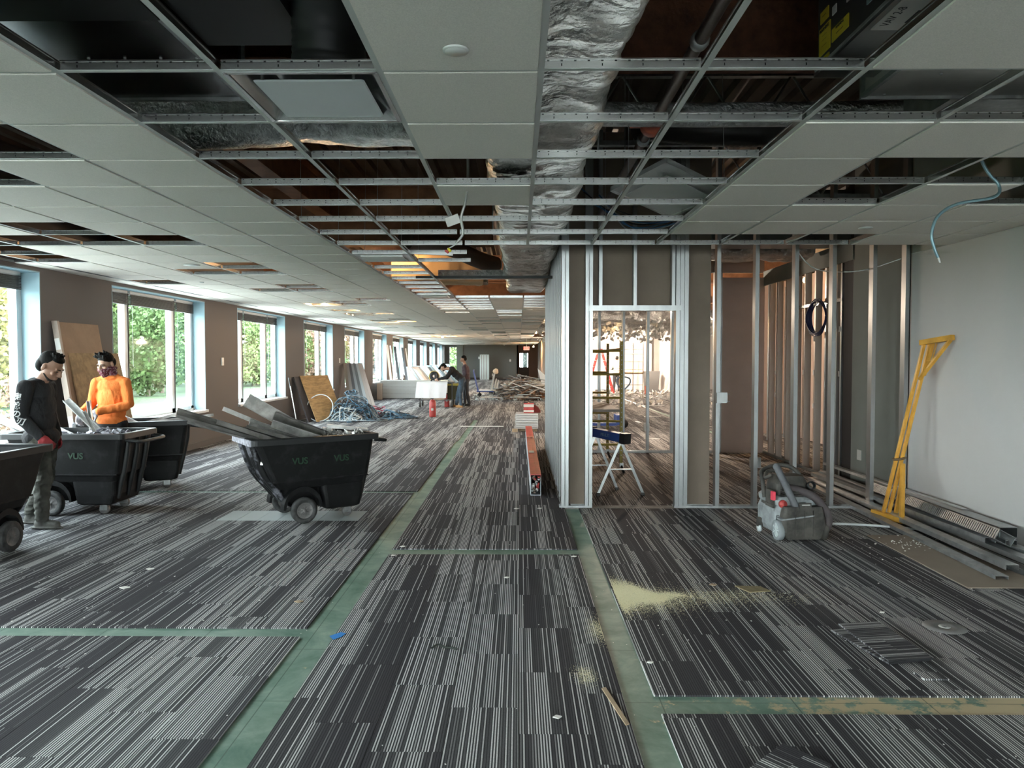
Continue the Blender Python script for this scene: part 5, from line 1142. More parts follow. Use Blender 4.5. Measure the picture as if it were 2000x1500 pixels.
# ------------------------------------------------------------------ work table cart with sheet, extinguishers, dolly
q = thing('work_cart', 'small wheeled work table draped with a white sheet before two people', 'cart', (-2.68, 24.3, 0))
MB().box(-.55, .55, -.35, .35, .78, .82).box(-.55, .55, -.35, .35, .22, .25).build('table_top', mat('cart_dark', (.05, .05, .055), .5), q)
for x in (-.52, .52):
    for y in (-.32, .32): MB().beam((x, y, .12), (x, y, .8), .03, .03, up=(0, 1, 0)).build('leg', BLKP, q); w_ = MB().lathe([(0, -.025), (.09, -.025), (.1, 0), (.09, .025), (0, .025)], Matrix.Translation((x, y, .1)) @ Matrix.Rotation(rad(90), 4, 'Y'), 16).build('wheel', RUB, q)
sh_ = MB(); ns = 14
g_ = [[V((-.62 + 1.0 * i / ns + (-.06 * max(0, j - 4) / 8 * 1), -.37 - (.012 * math.sin(i * 1.3) if j > 4 else -.6 + .15 * j), .83 if j <= 4 else .83 - .066 * (j - 4))) for i in range(ns + 1)] for j in range(13)]
for j in range(13):
    for i in range(ns + 1):
        if j <= 4: g_[j][i].y = -.36 + .12 * (4 - j)
vs = [p for r_ in g_ for p in r_]; sh_.add(vs, [(j * (ns + 1) + i, j * (ns + 1) + i + 1, (j + 1) * (ns + 1) + i + 1, (j + 1) * (ns + 1) + i) for j in range(12) for i in range(ns)], 0, True)
s_ = sh_.build('drawing_sheet', PAPER); s_.location = (-2.68, 24.3, 0); tag(s_, 'large white paper drawing hanging over the front of the work table', 'paper')
tag(MB().box(-.03, .03, -.02, .02, 0, .26).build('handset', BLKP, loc=(-2.72, 24.2, .84)), 'black upright radio on the work table', 'radio')
tag(MB().box(.3, .62, -.2, .3, .25, .74).box(.28, .64, -.22, .32, .70, .76, 1).build('tool_bag', [mat('bag_dark', (.05, .045, .02), .9), mat('bag_yellow', (.45, .36, .08), .8)], loc=(-2.62, 24.3, 0)), 'dark tool bag with yellow trim hanging at the side of the work table', 'bag')
def extinguisher(x, y, lab, s=1):
    q = thing('fire_extinguisher', lab, 'extinguisher', (x, y, 0)); MB().lathe([(0, 0), (.085 * s, 0), (.09 * s, .02), (.09 * s, .40 * s), (.075 * s, .445 * s), (.03, .47 * s), (0, .47 * s)], None, 20).build('cylinder', REDP, q)
    MB().lathe([(.022, .46 * s), (.022, .50 * s), (0, .50 * s)], None, 10).box(-.06, .03, -.012, .012, .49 * s, .505 * s).build('valve', BLKP, q); MB().box(-.03, .03, -.094 * s, -.088 * s, .18, .24).build('label', LABW, q)
extinguisher(-2.33, 20.0, 'red fire extinguisher standing on the carpet in front of the work table'); extinguisher(-2.35, 24.2, 'red cylinder half hidden under the work table', .9)
q = thing('platform_dolly', 'blue platform dolly with an upright handle behind the two people', 'dolly', (-1.62, 30.5, 0), 0)
MB().box(-.1, .75, -.3, .3, .22, .26).build('platform', BLUP, q); MB().box(0, .7, -.28, .28, .26, .30).build('load', WHPL, q); MB().tube(curve_pts([(-.05, -.22, .25), (-.22, -.22, 1.0), (-.22, 0, 1.12), (-.22, .22, 1.0), (-.05, .22, .25)], 6), .018, 8).build('handle', BLUP, q)
for x in (0, .65):
    for y in (-.22, .22): MB().lathe([(0, -.02), (.08, -.02), (.08, .02), (0, .02)], Matrix.Translation((x, y, .08)) @ Matrix.Rotation(rad(90), 4, 'X'), 14).beam((x, y, .08), (x, y, .22), .03, .03, up=(0, 1, 0)).build('wheel', BLKP, q)
# ------------------------------------------------------------------ debris heap: pieces one by one
rd = random.Random(12); dm = [mat('debris_%d' % k, c, .6, mt) for k, (c, mt) in enumerate((((.40, .42, .42), .4), ((.14, .11, .09), 0), ((.55, .50, .44), 0), ((.28, .18, .12), 0), ((.50, .56, .57), .3), ((.10, .10, .10), 0)))]
for k in range(150):
    rr = math.sqrt(rd.random()); a = rd.uniform(0, 6.28); x = .1 + 1.15 * rr * math.cos(a); y = 29.2 + 1.3 * rr * math.sin(a); top = .78 * (1 - rr ** 2) + .03; z = top * rd.uniform(.45, 1); l_ = rd.uniform(.15, .75); b = rd.uniform(0, 3.14); el = rd.uniform(-.25, .35) if z > .15 else 0
    d_ = V((math.cos(b), math.sin(b) * .6, el)) * l_; c_ = V((x, y, z + .03 + abs(d_.z)))
    kd = rd.randrange(6); o = MB().beam(c_ - d_, c_ + d_, rd.uniform(.03, .12), rd.choice((.012, .03, .02)), up=(rd.uniform(-.4, .4), rd.uniform(-.4, .4), 1)).build('scrap_piece', dm[kd])
    tag(o, ('pale grey metal', 'dark brown', 'tan', 'brown wooden', 'whitish', 'black')[kd] + ' broken strip in the large heap beside the studs', 'scrap', 'broken strips in the scrap heap')
for k in range(9):
    a = k * .4; tag(MB().beam((-1.25 + .05 * k, 30.5, .02), (-1.05 + .07 * math.cos(a * 3) + .03 * k, 30.6 + .05 * math.sin(a), 1.0 - .06 * k), .05, .012, up=(0, 1, 0)).build('offcut_strip', dm[2 if k % 3 else 0]), 'upright bundled strip of offcut left of the scrap heap', 'scrap', 'upright strips beside the scrap heap')
tag(MB().lathe([(0, -.0), (.10, .04), (.12, .12), (.06, .22), (0, .24)], Matrix.Translation((-1.0, 30.6, .95)) @ Matrix.Rotation(rad(25), 4, 'Y'), 10).build('crumpled_wrap', mat('wrap_tan', (.6, .45, .32), .8)), 'crumpled tan wrapping on the upright strips', 'wrapping')
tag(MB().add([(1.15, 33.5, 0), (2.1, 33.5, .0), (.85, 33.5, 1.15), (1.15, 33.52, 0), (2.1, 33.52, .0), (.85, 33.52, 1.15)], [(0, 1, 2), (5, 4, 3), (0, 3, 4, 1), (1, 4, 5, 2), (2, 5, 3, 0)]).build('torn_sheet', WHPL), 'triangular torn white panel standing behind the scrap heap', 'panel')
tag(MB().beam((.25, 28.6, .62), (1.6, 27.9, .22), .06, .04).build('pale_bar', WHPL), 'long pale bar sloping down the right of the scrap heap', 'bar')
rm = random.Random(44); mm_ = MB()
for i in range(1500):
    rr = math.sqrt(rm.random()); a = rm.uniform(0, 6.28); x = .1 + 1.1 * rr * math.cos(a); y = 29.2 + 1.25 * rr * math.sin(a); z = (.70 * (1 - rr ** 2)) * rm.uniform(.1, 1); s = rm.uniform(.03, .10)
    mm_.box(-s, s, -s * .4, s * .4, -.01, .01, rm.randrange(3), M=Matrix.Translation((x, y, z + .02)) @ Matrix.Rotation(rm.uniform(-.9, .9), 4, 'Y') @ Matrix.Rotation(rm.uniform(0, 6), 4, 'Z'))
tag(mm_.build('scrap_mound', [dm[1], dm[5], dm[3]]), 'dark rubble filling the core of the scrap heap', 'rubble', kind='stuff')
rubble(500, -1.9, 1.3, 27.8, 32, .0, lambda u, y, z: (u, y, z), 'fine crumbs and shreds scattered round the scrap heap', 'debris_crumbs', h=.05, m=[dm[0], dm[4]], sz=.07)
rubble(160, .3, 1.4, 28.3, 29.2, .05, lambda u, y, z: (u, y, z), 'rust brown crumbs at the right of the scrap heap', 'rusty_crumbs', h=.25, m=[mat('rust_crumb', (.35, .15, .06), .9), dm[3]], sz=.08, seed=21)
# stack of ceiling tiles with boxes
for k in range(9):
    tag(MB().box(-.08 + .01 * (k % 3), .42, 15.9 - .01 * (k % 2), 16.5, .07 + k * .036, .07 + k * .036 + .028).build('loose_ceiling_tile', mat('stack_white', (.55, .57, .58), .8) if k == 0 else MATS['stack_white']), 'white ceiling panel in the low stack beside the red beam, %s' % ('bottom one', 'second from the bottom', 'third from the bottom', 'fourth from the bottom', 'middle one', 'fourth from the top', 'third from the top', 'second from the top', 'topmost')[k], 'ceiling panel', 'ceiling panels in the low stack')
tag(MB().box(-.14, -.02, 15.84, 15.92, 0, .068).box(.0, .40, 16.0, 16.08, 0, .068).box(.0, .40, 16.32, 16.4, 0, .068).build('timber_block', WOOD), 'short timber blocks under the stack of ceiling panels', 'timber')
q = thing('cardboard_box', 'red and white box on the stack of ceiling panels', 'box', (.22, 16.25, .39)); MB().box(-.11, .11, -.11, .11, 0, .22).build('carton', REDP, q); MB().box(-.112, .112, -.112, -.11, .13, .19).box(-.112, .112, -.112, -.11, .02, .06).build('white_band', LABW, q); MB().box(-.11, -.02, -.1, .1, .22, .24).box(.02, .11, -.1, .1, .22, .24).build('flap', BLKP, q)
tag(MB().loft([[V((.34 + .12 * s * math.cos(a) * (1.2 if math.cos(a) > 0 else .6), 16.3 + .12 * s * math.sin(a), .39 + z)) for a in [k * 6.283 / 14 for k in range(14)]] for s, z in ((1, 0), (1, .05), (.7, .11), (.35, .15), (.1, .17))], smooth=True).build('dark_red_cloth', mat('cloth_red', (.10, .012, .012), .9)), 'crumpled dark red cloth beside the red and white box', 'cloth')
# red steel beam casing
q = thing('red_beam', 'long red box section with torn ends lying along the stud wall', 'metal beam', (.197, 0, 0))
MB().box(-.062, .062, 8.47, 14.6, .235, .243).box(-.004, .004, 8.47, 14.6, .243, .248).box(-.062, -.056, 8.47, 14.6, .21, .235).box(.056, .062, 8.47, 14.6, .21, .235).build('red_lid', REDP, q)
MB().box(-.060, -.054, 8.47, 14.6, 0.0, .21).box(.054, .060, 8.47, 14.6, 0.0, .21).box(-.054, .054, 8.47, 14.6, 0.0, .008).build('side_plates', mat('beam_white', (.45, .48, .52), .5, .3, var=(6, .3)), q)
for k in range(26):
    r_ = rd; MB().box(-.012, .012, -.02, .02, -.008, .008, M=Matrix.Translation((r_.uniform(-.045, .045), 8.50 + r_.uniform(-.015, .05), r_.uniform(.02, .22))) @ Matrix.Rotation(r_.uniform(0, 3), 4, V((r_.random(), r_.random(), .5)))).build('torn_end', [dm[0], dm[1], REDP, WHPL][k % 4], q)
MB().box(-.05, .02, 10.4, 10.62, .248, .252).build('label', LABW, q); text_mesh('52', .11, frame((-.01, 12.4, .249), (1, 0, 0), (0, 1, 0)), INK, 'lettering', q)
tag(MB().box(-1.35, -.35, 17.05, 17.2, .001, .012).build('pale_strip', WHPL), 'pale flat strip lying on the carpet near the stack of ceiling panels', 'strip')
# ------------------------------------------------------------------ inside the framed room
q = thing('scaffold', 'yellow rolling scaffold tower inside the framed room', 'scaffold')
for x in (.66, 1.40):
    for y in (10.1, 11.65):
        MB().box(x - .02, x + .02, y - .02, y + .02, .14, 1.81).build('post', YELS, q)
        for k in range(16): pass
        c_ = MB().lathe([(0, -.015), (.06, -.015), (.065, 0), (.06, .015), (0, .015)], Matrix.Translation((x + .02, y, .065)) @ Matrix.Rotation(rad(70), 4, 'Y'), 16).build('caster', BLKP, q); MB().box(x - .02, x + .03, y - .03, y + .03, .09, .15).build('caster_fork', GALV, c_)
    hl = MB()
for y in (10.1, 11.65):
    for z in (1.68, 1.36, 1.04, .72, .40): MB().tube([(.66, y, z), (1.40, y, z)], .016, 8).build('rung', YELS, q)
    for x in (1.40,):
        h2 = MB()
        for k in range(24): h2.box(x - .006, x + .006, y - .0215, y - .0195, .25 + k * .065, .262 + k * .065)
        h2.build('pin_holes', LABW, q)
for z in (.42, 1.70): MB().box(1.385, 1.415, 10.1, 11.65, z - .02, z + .02).box(.645, .675, 10.1, 11.65, z - .02, z + .02).build('side_rail', YELS, q)
MB().box(.68, 1.38, 10.05, 11.7, .85, .885).build('platform', mat('platform_board', (.35, .31, .27), .7, var=(5, .2)), q)
q = thing('sawhorse', 'blue topped folding sawhorse just inside the door opening', 'sawhorse')
a, b = V((.87, 8.88, .70)), V((1.215, 8.47, .66))
MB().beam(a, b, .09, .10).build('top_beam', BLUP, q); 
for p in (a, b): d_ = (b - a).normalized(); MB().beam(p - d_ * .03, p + d_ * .045, .115, .12).build('end_cap', BLKP, q)
n_ = V((.64, .77, 0))
for p, s in ((a + V((.05, -.04, 0)), 1), (b - V((.04, -.03, 0)), 1)):
    for sg in (-1, 1):
        foot = V((p.x, p.y, 0)) + V((.26 * sg, .02 * sg, 0)); l_ = MB().beam(p - V((0, 0, .03)), foot + V((0, 0, .02)), .03, .02, up=(0, 1, 0)).build('leg', GALV, q); MB().box(foot.x - .022, foot.x + .022, foot.y - .02, foot.y + .02, 0, .03).build('rubber_foot', RUB, l_)
    MB().beam((p.x - .15, p.y, .30), (p.x + .15, p.y, .30), .02, .012).build('brace', GALV, q)
text_mesh('MULTI', .05, frame(((a.x + b.x) / 2 - .034, (a.y + b.y) / 2 - .036, .68), (b - a), (0, 0, 1)), LABB, 'lettering', q)
q = thing('pallet_jack', 'blue pallet jack with an upright looped handle behind the scaffold', 'pallet jack', (2.33, 16.8, 0))
MB().box(-.75, -.1, -.08, .08, .06, .12).box(-.75, -.1, .22, .38, .06, .12).build('fork', BLUP, q); MB().box(-.12, .05, -.1, .4, .08, .30).build('body', BLUP, q); MB().lathe([(0, -.04), (.09, -.04), (.09, .04), (0, .04)], Matrix.Translation((.08, .1, .09)) @ Matrix.Rotation(rad(90), 4, 'X'), 16).build('wheel', BLKP, q)
MB().lathe([(0, 0), (.05, 0), (.05, .2), (0, .2)], Matrix.Translation((.03, .1, .25)), 12).tube([(.03, .1, .3), (.06, .1, .85)], .024, 8).build('pump', BLKP, q)
MB().tube(curve_pts([(.06, .1, .85), (-.08, .1, 1.0), (-.08, .1, 1.12), (.06, .1, 1.16), (.2, .1, 1.12), (.2, .1, 1.0), (.06, .1, .85)], 5), .018, 8).build('handle', mat('handle_blue', (.05, .08, .12), .5), q)
# red ladder
q = thing('step_ladder', 'red A frame step ladder in the open office behind the scaffold', 'ladder', (3.75, 34.2, 0))
for s in (-1, 1):
    for y in (-.25, .25): MB().beam((s * .62, y * 1.2, 0), (s * .06, y * .7, 2.0), .07, .03, up=(0, 1, 0)).build('rail', REDP, q)
for k in range(6): z = .3 * (k + 1); x = .62 - .56 * z / 2; MB().box(x - .04, x + .04, -.24, .24, z - .012, z + .012).box(-x - .03, -x + .03, -.24, .24, z - .012, z + .012).build('step', GALV, q)
MB().box(-.1, .1, -.2, .2, 1.98, 2.04).build('top_cap', REDP, q)
q = thing('scaffold', 'tan scaffold frame far behind in the open office', 'scaffold', (5.2, 33.4, 0))
for x in (-.65, -.05, .4): MB().tube([(x, 0, 0), (x, 0, 2.3)], .022, 6).build('post', WOOD, q)
for z in (.4, .9, 1.1, 1.45, 1.8, 2.0): MB().tube([(-.65, 0, z), (.4, 0, z)], .018, 6).build('rung', WOOD, q)
MB().box(-.65, .4, -.3, .3, .92, .97).build('platform', WOOD, q)
tag(MB().box(6.0, 6.75, 35.5, 36.1, .0, .05).add([(6.1, 35.6, .05), (6.7, 35.6, .05), (6.7, 36.0, .05), (6.1, 36.0, .05), (6.05, 35.55, .98), (6.78, 35.55, .98), (6.78, 36.05, .98), (6.05, 36.05, .98)], [(0, 1, 5, 4), (1, 2, 6, 5), (2, 3, 7, 6), (3, 0, 4, 7), (4, 5, 6, 7)]).build('waste_bin', mat('bin_grey', (.13, .13, .13), .6)), 'tall grey waste bin standing in the open office', 'bin')
for i, (x, y, dx, lab) in enumerate(((7.1, 35.4, .45, 'white board leaning on the column in the open office'), (5.0, 36.8, .5, 'white board leaning on the far wall of the open office, left of the column'))):
    tag(MB().beam((x, y, 0), (x + dx, y + .3, 1.6), .25, .02, up=(1, 0, .3)).build('white_board', WHITEW), lab, 'board')
q = thing('conduit_stub', 'grey conduit pole with a steel outlet box near its foot behind the room', 'conduit', (2.80, 16.2, 0))
MB().tube([(0, 0, .16), (0, 0, 2.35)], .016, 8).build('conduit', GALVD, q); MB().box(-.06, .06, -.04, .04, 0.0, .16).build('outlet_box', GALV, q); MB().box(-.05, .03, -.05, -.02, .80, .98).build('orange_tag', ORG, q)
for (x, y, l_, a) in ((3.4, 20, .5, 20), (3.0, 18.2, .35, 100), (4.8, 22, .9, 60), (2.5, 14.6, .3, -30), (3.9, 17, .8, 10), (5.6, 27, 1.1, 35), (4.0, 25, .9, -10), (6.0, 31, 1.4, 5)):
    tag(MB().beam((x, y, .006), (x + l_ * math.cos(rad(a)), y + l_ * math.sin(rad(a)), .006), .05, .01).build('floor_offcut', WHPL), 'pale offcut lying on the floor of the open office', 'offcut', 'offcuts on the open office floor')
rubble(400, 1.5, 8.5, 24, 36.5, .0, lambda u, y, z: (u, y, z), 'pale rubble spread across the open office floor', 'floor_rubble', h=.05, m=[WHITEW, dm[2]], sz=.11, seed=31)
# electrical boxes on studs, coil
def ebox(x, y, z, lab, s=.055):
    q = thing('junction_box', lab, 'junction box', (x, y, z)); MB().box(-s, s, -.02, .03, -s, s).build('box', GALV, q)
    for (u, v_) in ((-.5, .5), (.5, .5), (.3, -.4), (-.2, 0)): MB().lathe([(0, -.022), (.011, -.022), (.011, -.02)], Matrix.Translation((u * s, 0, v_ * s)) @ Matrix.Rotation(rad(90), 4, 'X') @ Matrix.Translation((0, 0, .0)), 8).build('knockout', GALVD, q)
    MB().tube([(s, 0, s * .7), (s + .03, 0, s * .7)], .006, 6).tube([(s, 0, -s * .7), (s + .03, 0, -s * .7)], .006, 6).build('connector', GALVD, q); return q
ebox(2.12, PY - .03, 1.165, 'steel junction box mounted on the stud right of the brown panel'); ebox(3.36, 10.5, .10, 'steel junction box near the floor behind the vacuum', .075)
tag(MB().tube([(2.11, PY + .03, 2.3), (2.13, PY + .03, 2.0), (2.12, PY + .03, 1.22)], .007, 6).build('riser_cable', GRYC), 'grey cable running down the stud to the junction box', 'cable')
MB2 = MB()
for k in range(9): MB2.tube([(XR - .03 - .006 * k, 10.05 + (.25 + .01 * k) * math.cos(a), 2.13 + (.21 + .012 * (k % 4)) * math.sin(a) + .01 * math.cos(3 * a + k)) for a in [j * 6.283 / 26 for j in range(26)]], .007, 5, closed=True)
tag(MB2.build('cable_coil', mat('navy_cable', (.012, .018, .07), .5)), 'dark blue cable coil hanging on the right side studs', 'coil')
for k, (y, z) in enumerate(((9.47, 1.95), (9.47, 1.38), (9.78, 1.95), (9.78, 1.4), (9.78, .9), (10.28, 1.85), (10.28, 1.38), (10.28, .92), (10.65, 1.38), (11.0, 1.4), (11.0, .95), (11.4, 1.9), (11.8, 1.35), (11.8, 1.0))):
    tag(MB().box(XR - .004, XR + .0, y - .02, y + .02, z - .035, z + .035).build('white_patch', CRUMB), 'white patch on the right side studs', 'plaster dab', 'white patches on the right side studs')  # flat white patches on the stud faces
tag(MB().box(XR - .006, XR, 8.82, 8.92, .36, .48).box(XR - .008, XR - .006, 8.845, 8.895, .38, .46).build('outlet_plate', WHPL), 'outlet plate low on the greenish drywall', 'wall plate')
# ------------------------------------------------------------------ studs stacked on the floor along the right wall
SM = [GALV, GALVD, mat('stud_bright', (.66, .67, .67), .3, .85, var=(12, .25))]
sp = [((3.60, 9.3), (3.42, 5.22), .0, .092, .035, 'widest track lying open at the front of the stud pile, nearest the carpet', 1, -1), ((3.72, 9.4), (3.60, 5.38), .03, .092, .04, 'bright stud in the pile, second from the carpet', 2, -1), ((3.80, 9.5), (3.70, 5.16), .0, .092, .04, 'stud in the pile, third from the carpet', 0, 1),
      ((3.86, 9.4), (3.80, 5.26), .045, .092, .04, 'ribbed topped stud in the pile, fourth from the carpet', 0, -1), ((3.97, 9.5), (3.93, 5.15), .0, .092, .04, 'stud lying closest to the wall at floor level', 1, 1), ((3.97, 9.6), (3.95, 5.35), .05, .08, .04, 'stud beside the wall, one above the floor', 2, -1),
      ((3.76, 9.4), (3.80, 5.95), .09, .09, .04, 'stud lying across the middle of the pile', 1, -1), ((3.90, 9.5), (3.90, 5.85), .095, .09, .04, 'upper stud of the pile, left of the slotted track', 0, -1), ((3.98, 9.6), (3.99, 6.6), .20, .06, .03, 'thin track on top of the pile against the wall', 2, -1)]
for (a, b, z, w_, fl, lab, m_, u) in sp:
    z0 = z + (fl if u < 0 else 0); tag(MB().chan((a[0], a[1], z0), (b[0], b[1], z0), w_, fl, up=(0, 0, u)).build('metal_stud', SM[m_]), lab, 'metal stud', 'metal studs piled along the right wall')
def slotted(a, b, z, lab, tilt=0):
    q = thing('slotted_track', lab, 'slotted track'); a = V((*a, z)); b = V((*b, z)); d_ = (b - a); L = d_.length; d_.normalize(); x_ = d_.cross(V((0, 0, 1)))
    Mx = Matrix((( x_.x, d_.x, 0, a.x), (x_.y, d_.y, 0, a.y), (0, 0, 1, a.z), (0, 0, 0, 1))) @ Matrix.Rotation(rad(tilt), 4, 'Y')
    MB().box(-.07, .07, 0, L, 0, .003, M=Mx).box(-.07, .07, 0, L, .082, .085, M=Mx).box(.067, .07, 0, L, 0, .085, M=Mx).build('track_body', GALV, q)
    s = MB(); n = int(L / .028)
    for k in range(n): s.box(-.073, -.068, k * .028, k * .028 + .014, .0, .085, M=Mx).box(-.073, -.068, k * .028, k * .028 + .028, .076, .085, M=Mx)
    tag(s.build('slotted_face', GALVD, q), kind='stuff')
slotted((3.93, 5.93), (3.96, 8.2), .135, 'comb slotted track on top of the stud pile, upper one', 0); slotted((3.80, 5.80), (3.86, 8.0), .125, 'comb slotted track tilted against the upper one', 28)
# ------------------------------------------------------------------ yellow lift leg leaning on the right wall
q = thing('lift_arm', 'yellow painted steel lift arm leaning against the right wall', 'steel frame')
B0 = V((3.60, 7.25, .04)); T0 = V((4.00, 7.30, 1.72)); d_ = (T0 - B0).normalized(); n_ = V((-.1, -1, 0))
for s in (-1, 1): MB().beam(B0 + V((.021 * s, -.012 * s, 0)), T0 + V((.021 * s, -.012 * s, 0)), .026, .03, up=(0, -1, 0)).build('rail', YEL, q)
MB().beam(B0 + V((-.045, .16, .0)), B0 + V((.03, -.27, -.0)), .05, .05).build('foot_bar', YEL, q)
MB().beam(B0 + V((.035, -.24, .02)), B0 + d_ * .52 + V((.03, -.03, 0)), .035, .035, up=(0, -1, 0)).build('diagonal_brace', YEL, q)
MB().beam(B0 + V((.075, -.05, .03)), B0 + d_ * .42 + V((.06, -.03, 0)), .03, .03, up=(0, -1, 0)).build('inner_post', YEL, q)
MB().tube([B0 + V((.10, -.10, .05)), B0 + V((.13, -.10, .32)), B0 + V((.09, -.08, .33))], .008, 6).build('pull_rod', YEL, q)
tube_ = B0 + d_ * .57; MB().tube([tube_ + V((.055 * math.cos(a), .04 * math.sin(a), .01 * math.cos(a))) for a in [k * 6.283 / 14 for k in range(14)]], .012, 6, closed=True).build('wire_tie', mat('tie_brown', (.16, .10, .05), .8), q)
MB().beam(T0 + V((-.03, .05, .01)), T0 + V((.04, -.36, .05)), .045, .05).build('top_bar', YEL, q)
MB().beam(T0 + V((.035, -.34, .03)), T0 - d_ * .36 + V((.0, -.02, 0)), .028, .028, up=(0, -1, 0)).build('top_brace', YEL, q)
MB().beam(T0 + V((.03, -.06, 0)), T0 - d_ * .32 + V((.03, -.03, 0)), .026, .026, up=(0, -1, 0)).build('top_inner_post', YEL, q)
MB().tube([T0 + V((.03, -.12, .0)), T0 + V((-.01, -.11, -.17)), T0 + V((-.03, -.06, -.17))], .006, 6).build('pull_rod', YEL, q)
# ------------------------------------------------------------------ dust extractor
q = thing('dust_extractor', 'dusty grey and black wheeled vacuum with a thick hose in front of the studs', 'vacuum', (2.40, 6.62, 0), rad(4))
VG = mat('vacuum_grey', (.34, .36, .37), .7, var=(9, .5), bump=(20, .1)); VD = mat('vacuum_dark', (.085, .078, .068), .7, var=(9, .5), col2=(.03, .028, .025)); VW = mat('vacuum_wheel', (.55, .60, .60), .6, var=(9, .2)); HOSE = mat('vacuum_hose', (.075, .06, .062), .7, var=(7, .4))
MB().loft([rr_ring(-.17, .20, .40, .05, .05), rr_ring(-.19, .21, .44, .10, .06), rr_ring(-.19, .20, .44, .24, .06), rr_ring(-.17, .18, .42, .30, .06)]).build('tank', VG, q)
MB().loft([[V((x, y, z)) for x, y in rrect(.03, -.255, w_, .07 + dz, .03, 5)] for z, w_, dz in ((.02, .30, .02), (.08, .38, .04), (.20, .38, .04), (.30, .34, .02))]).build('front_bin', VD, q)
for x in (-.06, .02, .10): MB().box(x, x + .008, -.315, -.295, .05, .27).build('bin_rib', VD, q)
h_o = MB().box(-.015, .085, -.31, -.29, .285, .335).build('bin_handle', VD, q); MB().box(.0, .07, -.315, -.308, .317, .325).build('handle_slot', LABW, h_o)
MB().loft([rr_ring(-.18, .19, .43, .30, .05), rr_ring(-.185, .195, .44, .345, .05), rr_ring(-.16, .18, .40, .37, .05)]).build('motor_head', VG, q)
for z in (.375, .392, .408): MB().box(-.10, .17, -.20, .1, z, z + .01).build('lid_rib', VD, q)
MB().loft([[V((x, y, z)) for x, y in rrect(.02, .04, w_, d__, .04, 5)] for z, w_, d__ in ((.37, .30, .30), (.46, .28, .26), (.53, .22, .20))]).build('upper_housing', VD, q)
MB().loft([[V((x, y + (z - .42) * .5, z)) for x, y in rrect(.04, -.09, .17, .012, .005, 3)] for z in (.42, .52)]).build('rating_plate', mat('plate_tan', (.22, .18, .15), .7, var=(30, .5)), q)
cpan = MB().box(-.20, -.185, -.18, -.02, .27, .42).box(-.205, -.2, -.20, .06, .28, .30).build('control_panel', VD, q)
MB().box(-.215, -.19, -.215, -.165, .345, .42).build('red_tag', mat('tag_red', (.75, .06, .10), .6), q)
MB().lathe([(0, .03), (.032, .03), (.036, .0), (0, 0)], Matrix.Translation((-.13, -.215, .315)) @ Matrix.Rotation(rad(90), 4, 'X'), 14).box(-.135, -.125, -.25, -.245, .29, .34).build('red_dial', REDP, q)
for s, x in ((-1, -.165), (1, .22)):
    M_ = Matrix.Translation((x, -.22, .09)) @ Matrix.Rotation(rad(90), 4, 'Y')
    w_ = MB().lathe([(.062, -.025), (.085, -.025), (.09, -.01), (.09, .01), (.085, .025), (.062, .025), (.062, -.025)], M_, 24).build('wheel', mat('wheel_rim_grey', (.25, .27, .28), .7) if s < 0 else VD, q)
    hb = MB().lathe([(0, -.024), (.018, -.024), (.02, -.012), (.055, -.012), (.066, -.022), (.066, .022), (0, .022)], M_, 20)
    for k in range(6): a = k * math.pi / 3; c0 = M_ @ V((.015 * math.cos(a), .015 * math.sin(a), -.018)); c1 = M_ @ V((.06 * math.cos(a), .06 * math.sin(a), -.018)); hb.beam(c0, c1, .01, .012, up=(1, 0, 0))
    hb.build('wheel_disc', VW, w_)
for x, y in ((-.20, .10), (.20, .12)):
    c_ = MB().box(x - .02, x + .02, y - .02, y + .03, .05, .13).build('caster_fork', VD, q); MB().lathe([(0, -.014), (.032, -.014), (.035, 0), (.032, .014), (0, .014)], Matrix.Translation((x - .005, y, .036)) @ Matrix.Rotation(rad(90), 4, 'Y'), 16).build('caster_wheel', VW, c_)
MB().loft([[V((x, y, .185 + (.13 if False else 0) + k * .012 + (x + .2) * .12)) for x, y in rrect(-.03, -.25, .30, .13, .02, 4)] for k in range(2)]).build('fender_shelf', VG, q)
# hose: straight wand and arch
tag(MB().tube(curve_pts([(-.005, -.27, .20), (-.03, -.25, .30), (-.08, -.20, .44), (-.135, -.13, .60), (-.14, -.10, .625)], 5), [.030] * 21, 14).build('wand', mat('wand_grey', (.14, .145, .155), .7, var=(9, .4)), q))
MB().tube(curve_pts([(-.05, -.10, .44), (.08, -.20, .41), (.18, -.24, .34), (.245, -.27, .23), (.25, -.26, .12), (.20, -.22, .06)], 6), .034, 14).build('hose', HOSE, q)
MB().tube(curve_pts([(-.19, .02, .33), (-.20, .06, .50), (-.17, .12, .56), (.0, .16, .60), (.13, .12, .56), (.20, .02, .42)], 6), .02, 10).build('carry_handle', VD, q)
MB().tube(curve_pts([(-.18, -.10, .55), (-.22, -.06, .52), (-.17, .02, .56), (-.10, .02, .57)], 6), .016, 8).build('front_handle', VD, q)
MB().lathe([(.03, 0), (.036, 0), (.036, .05), (.028, .05)], frame((.145, -.14, .455), (1, 0, 0), (0, .3, 1)), 14).build('hose_port', BLKP, q)
# scrawled mark on the tank
text_mesh('FX', .07, frame((-.15, -.222, .19), (1, 0, 0), (0, 0, 1)), INK, 'lettering', q)
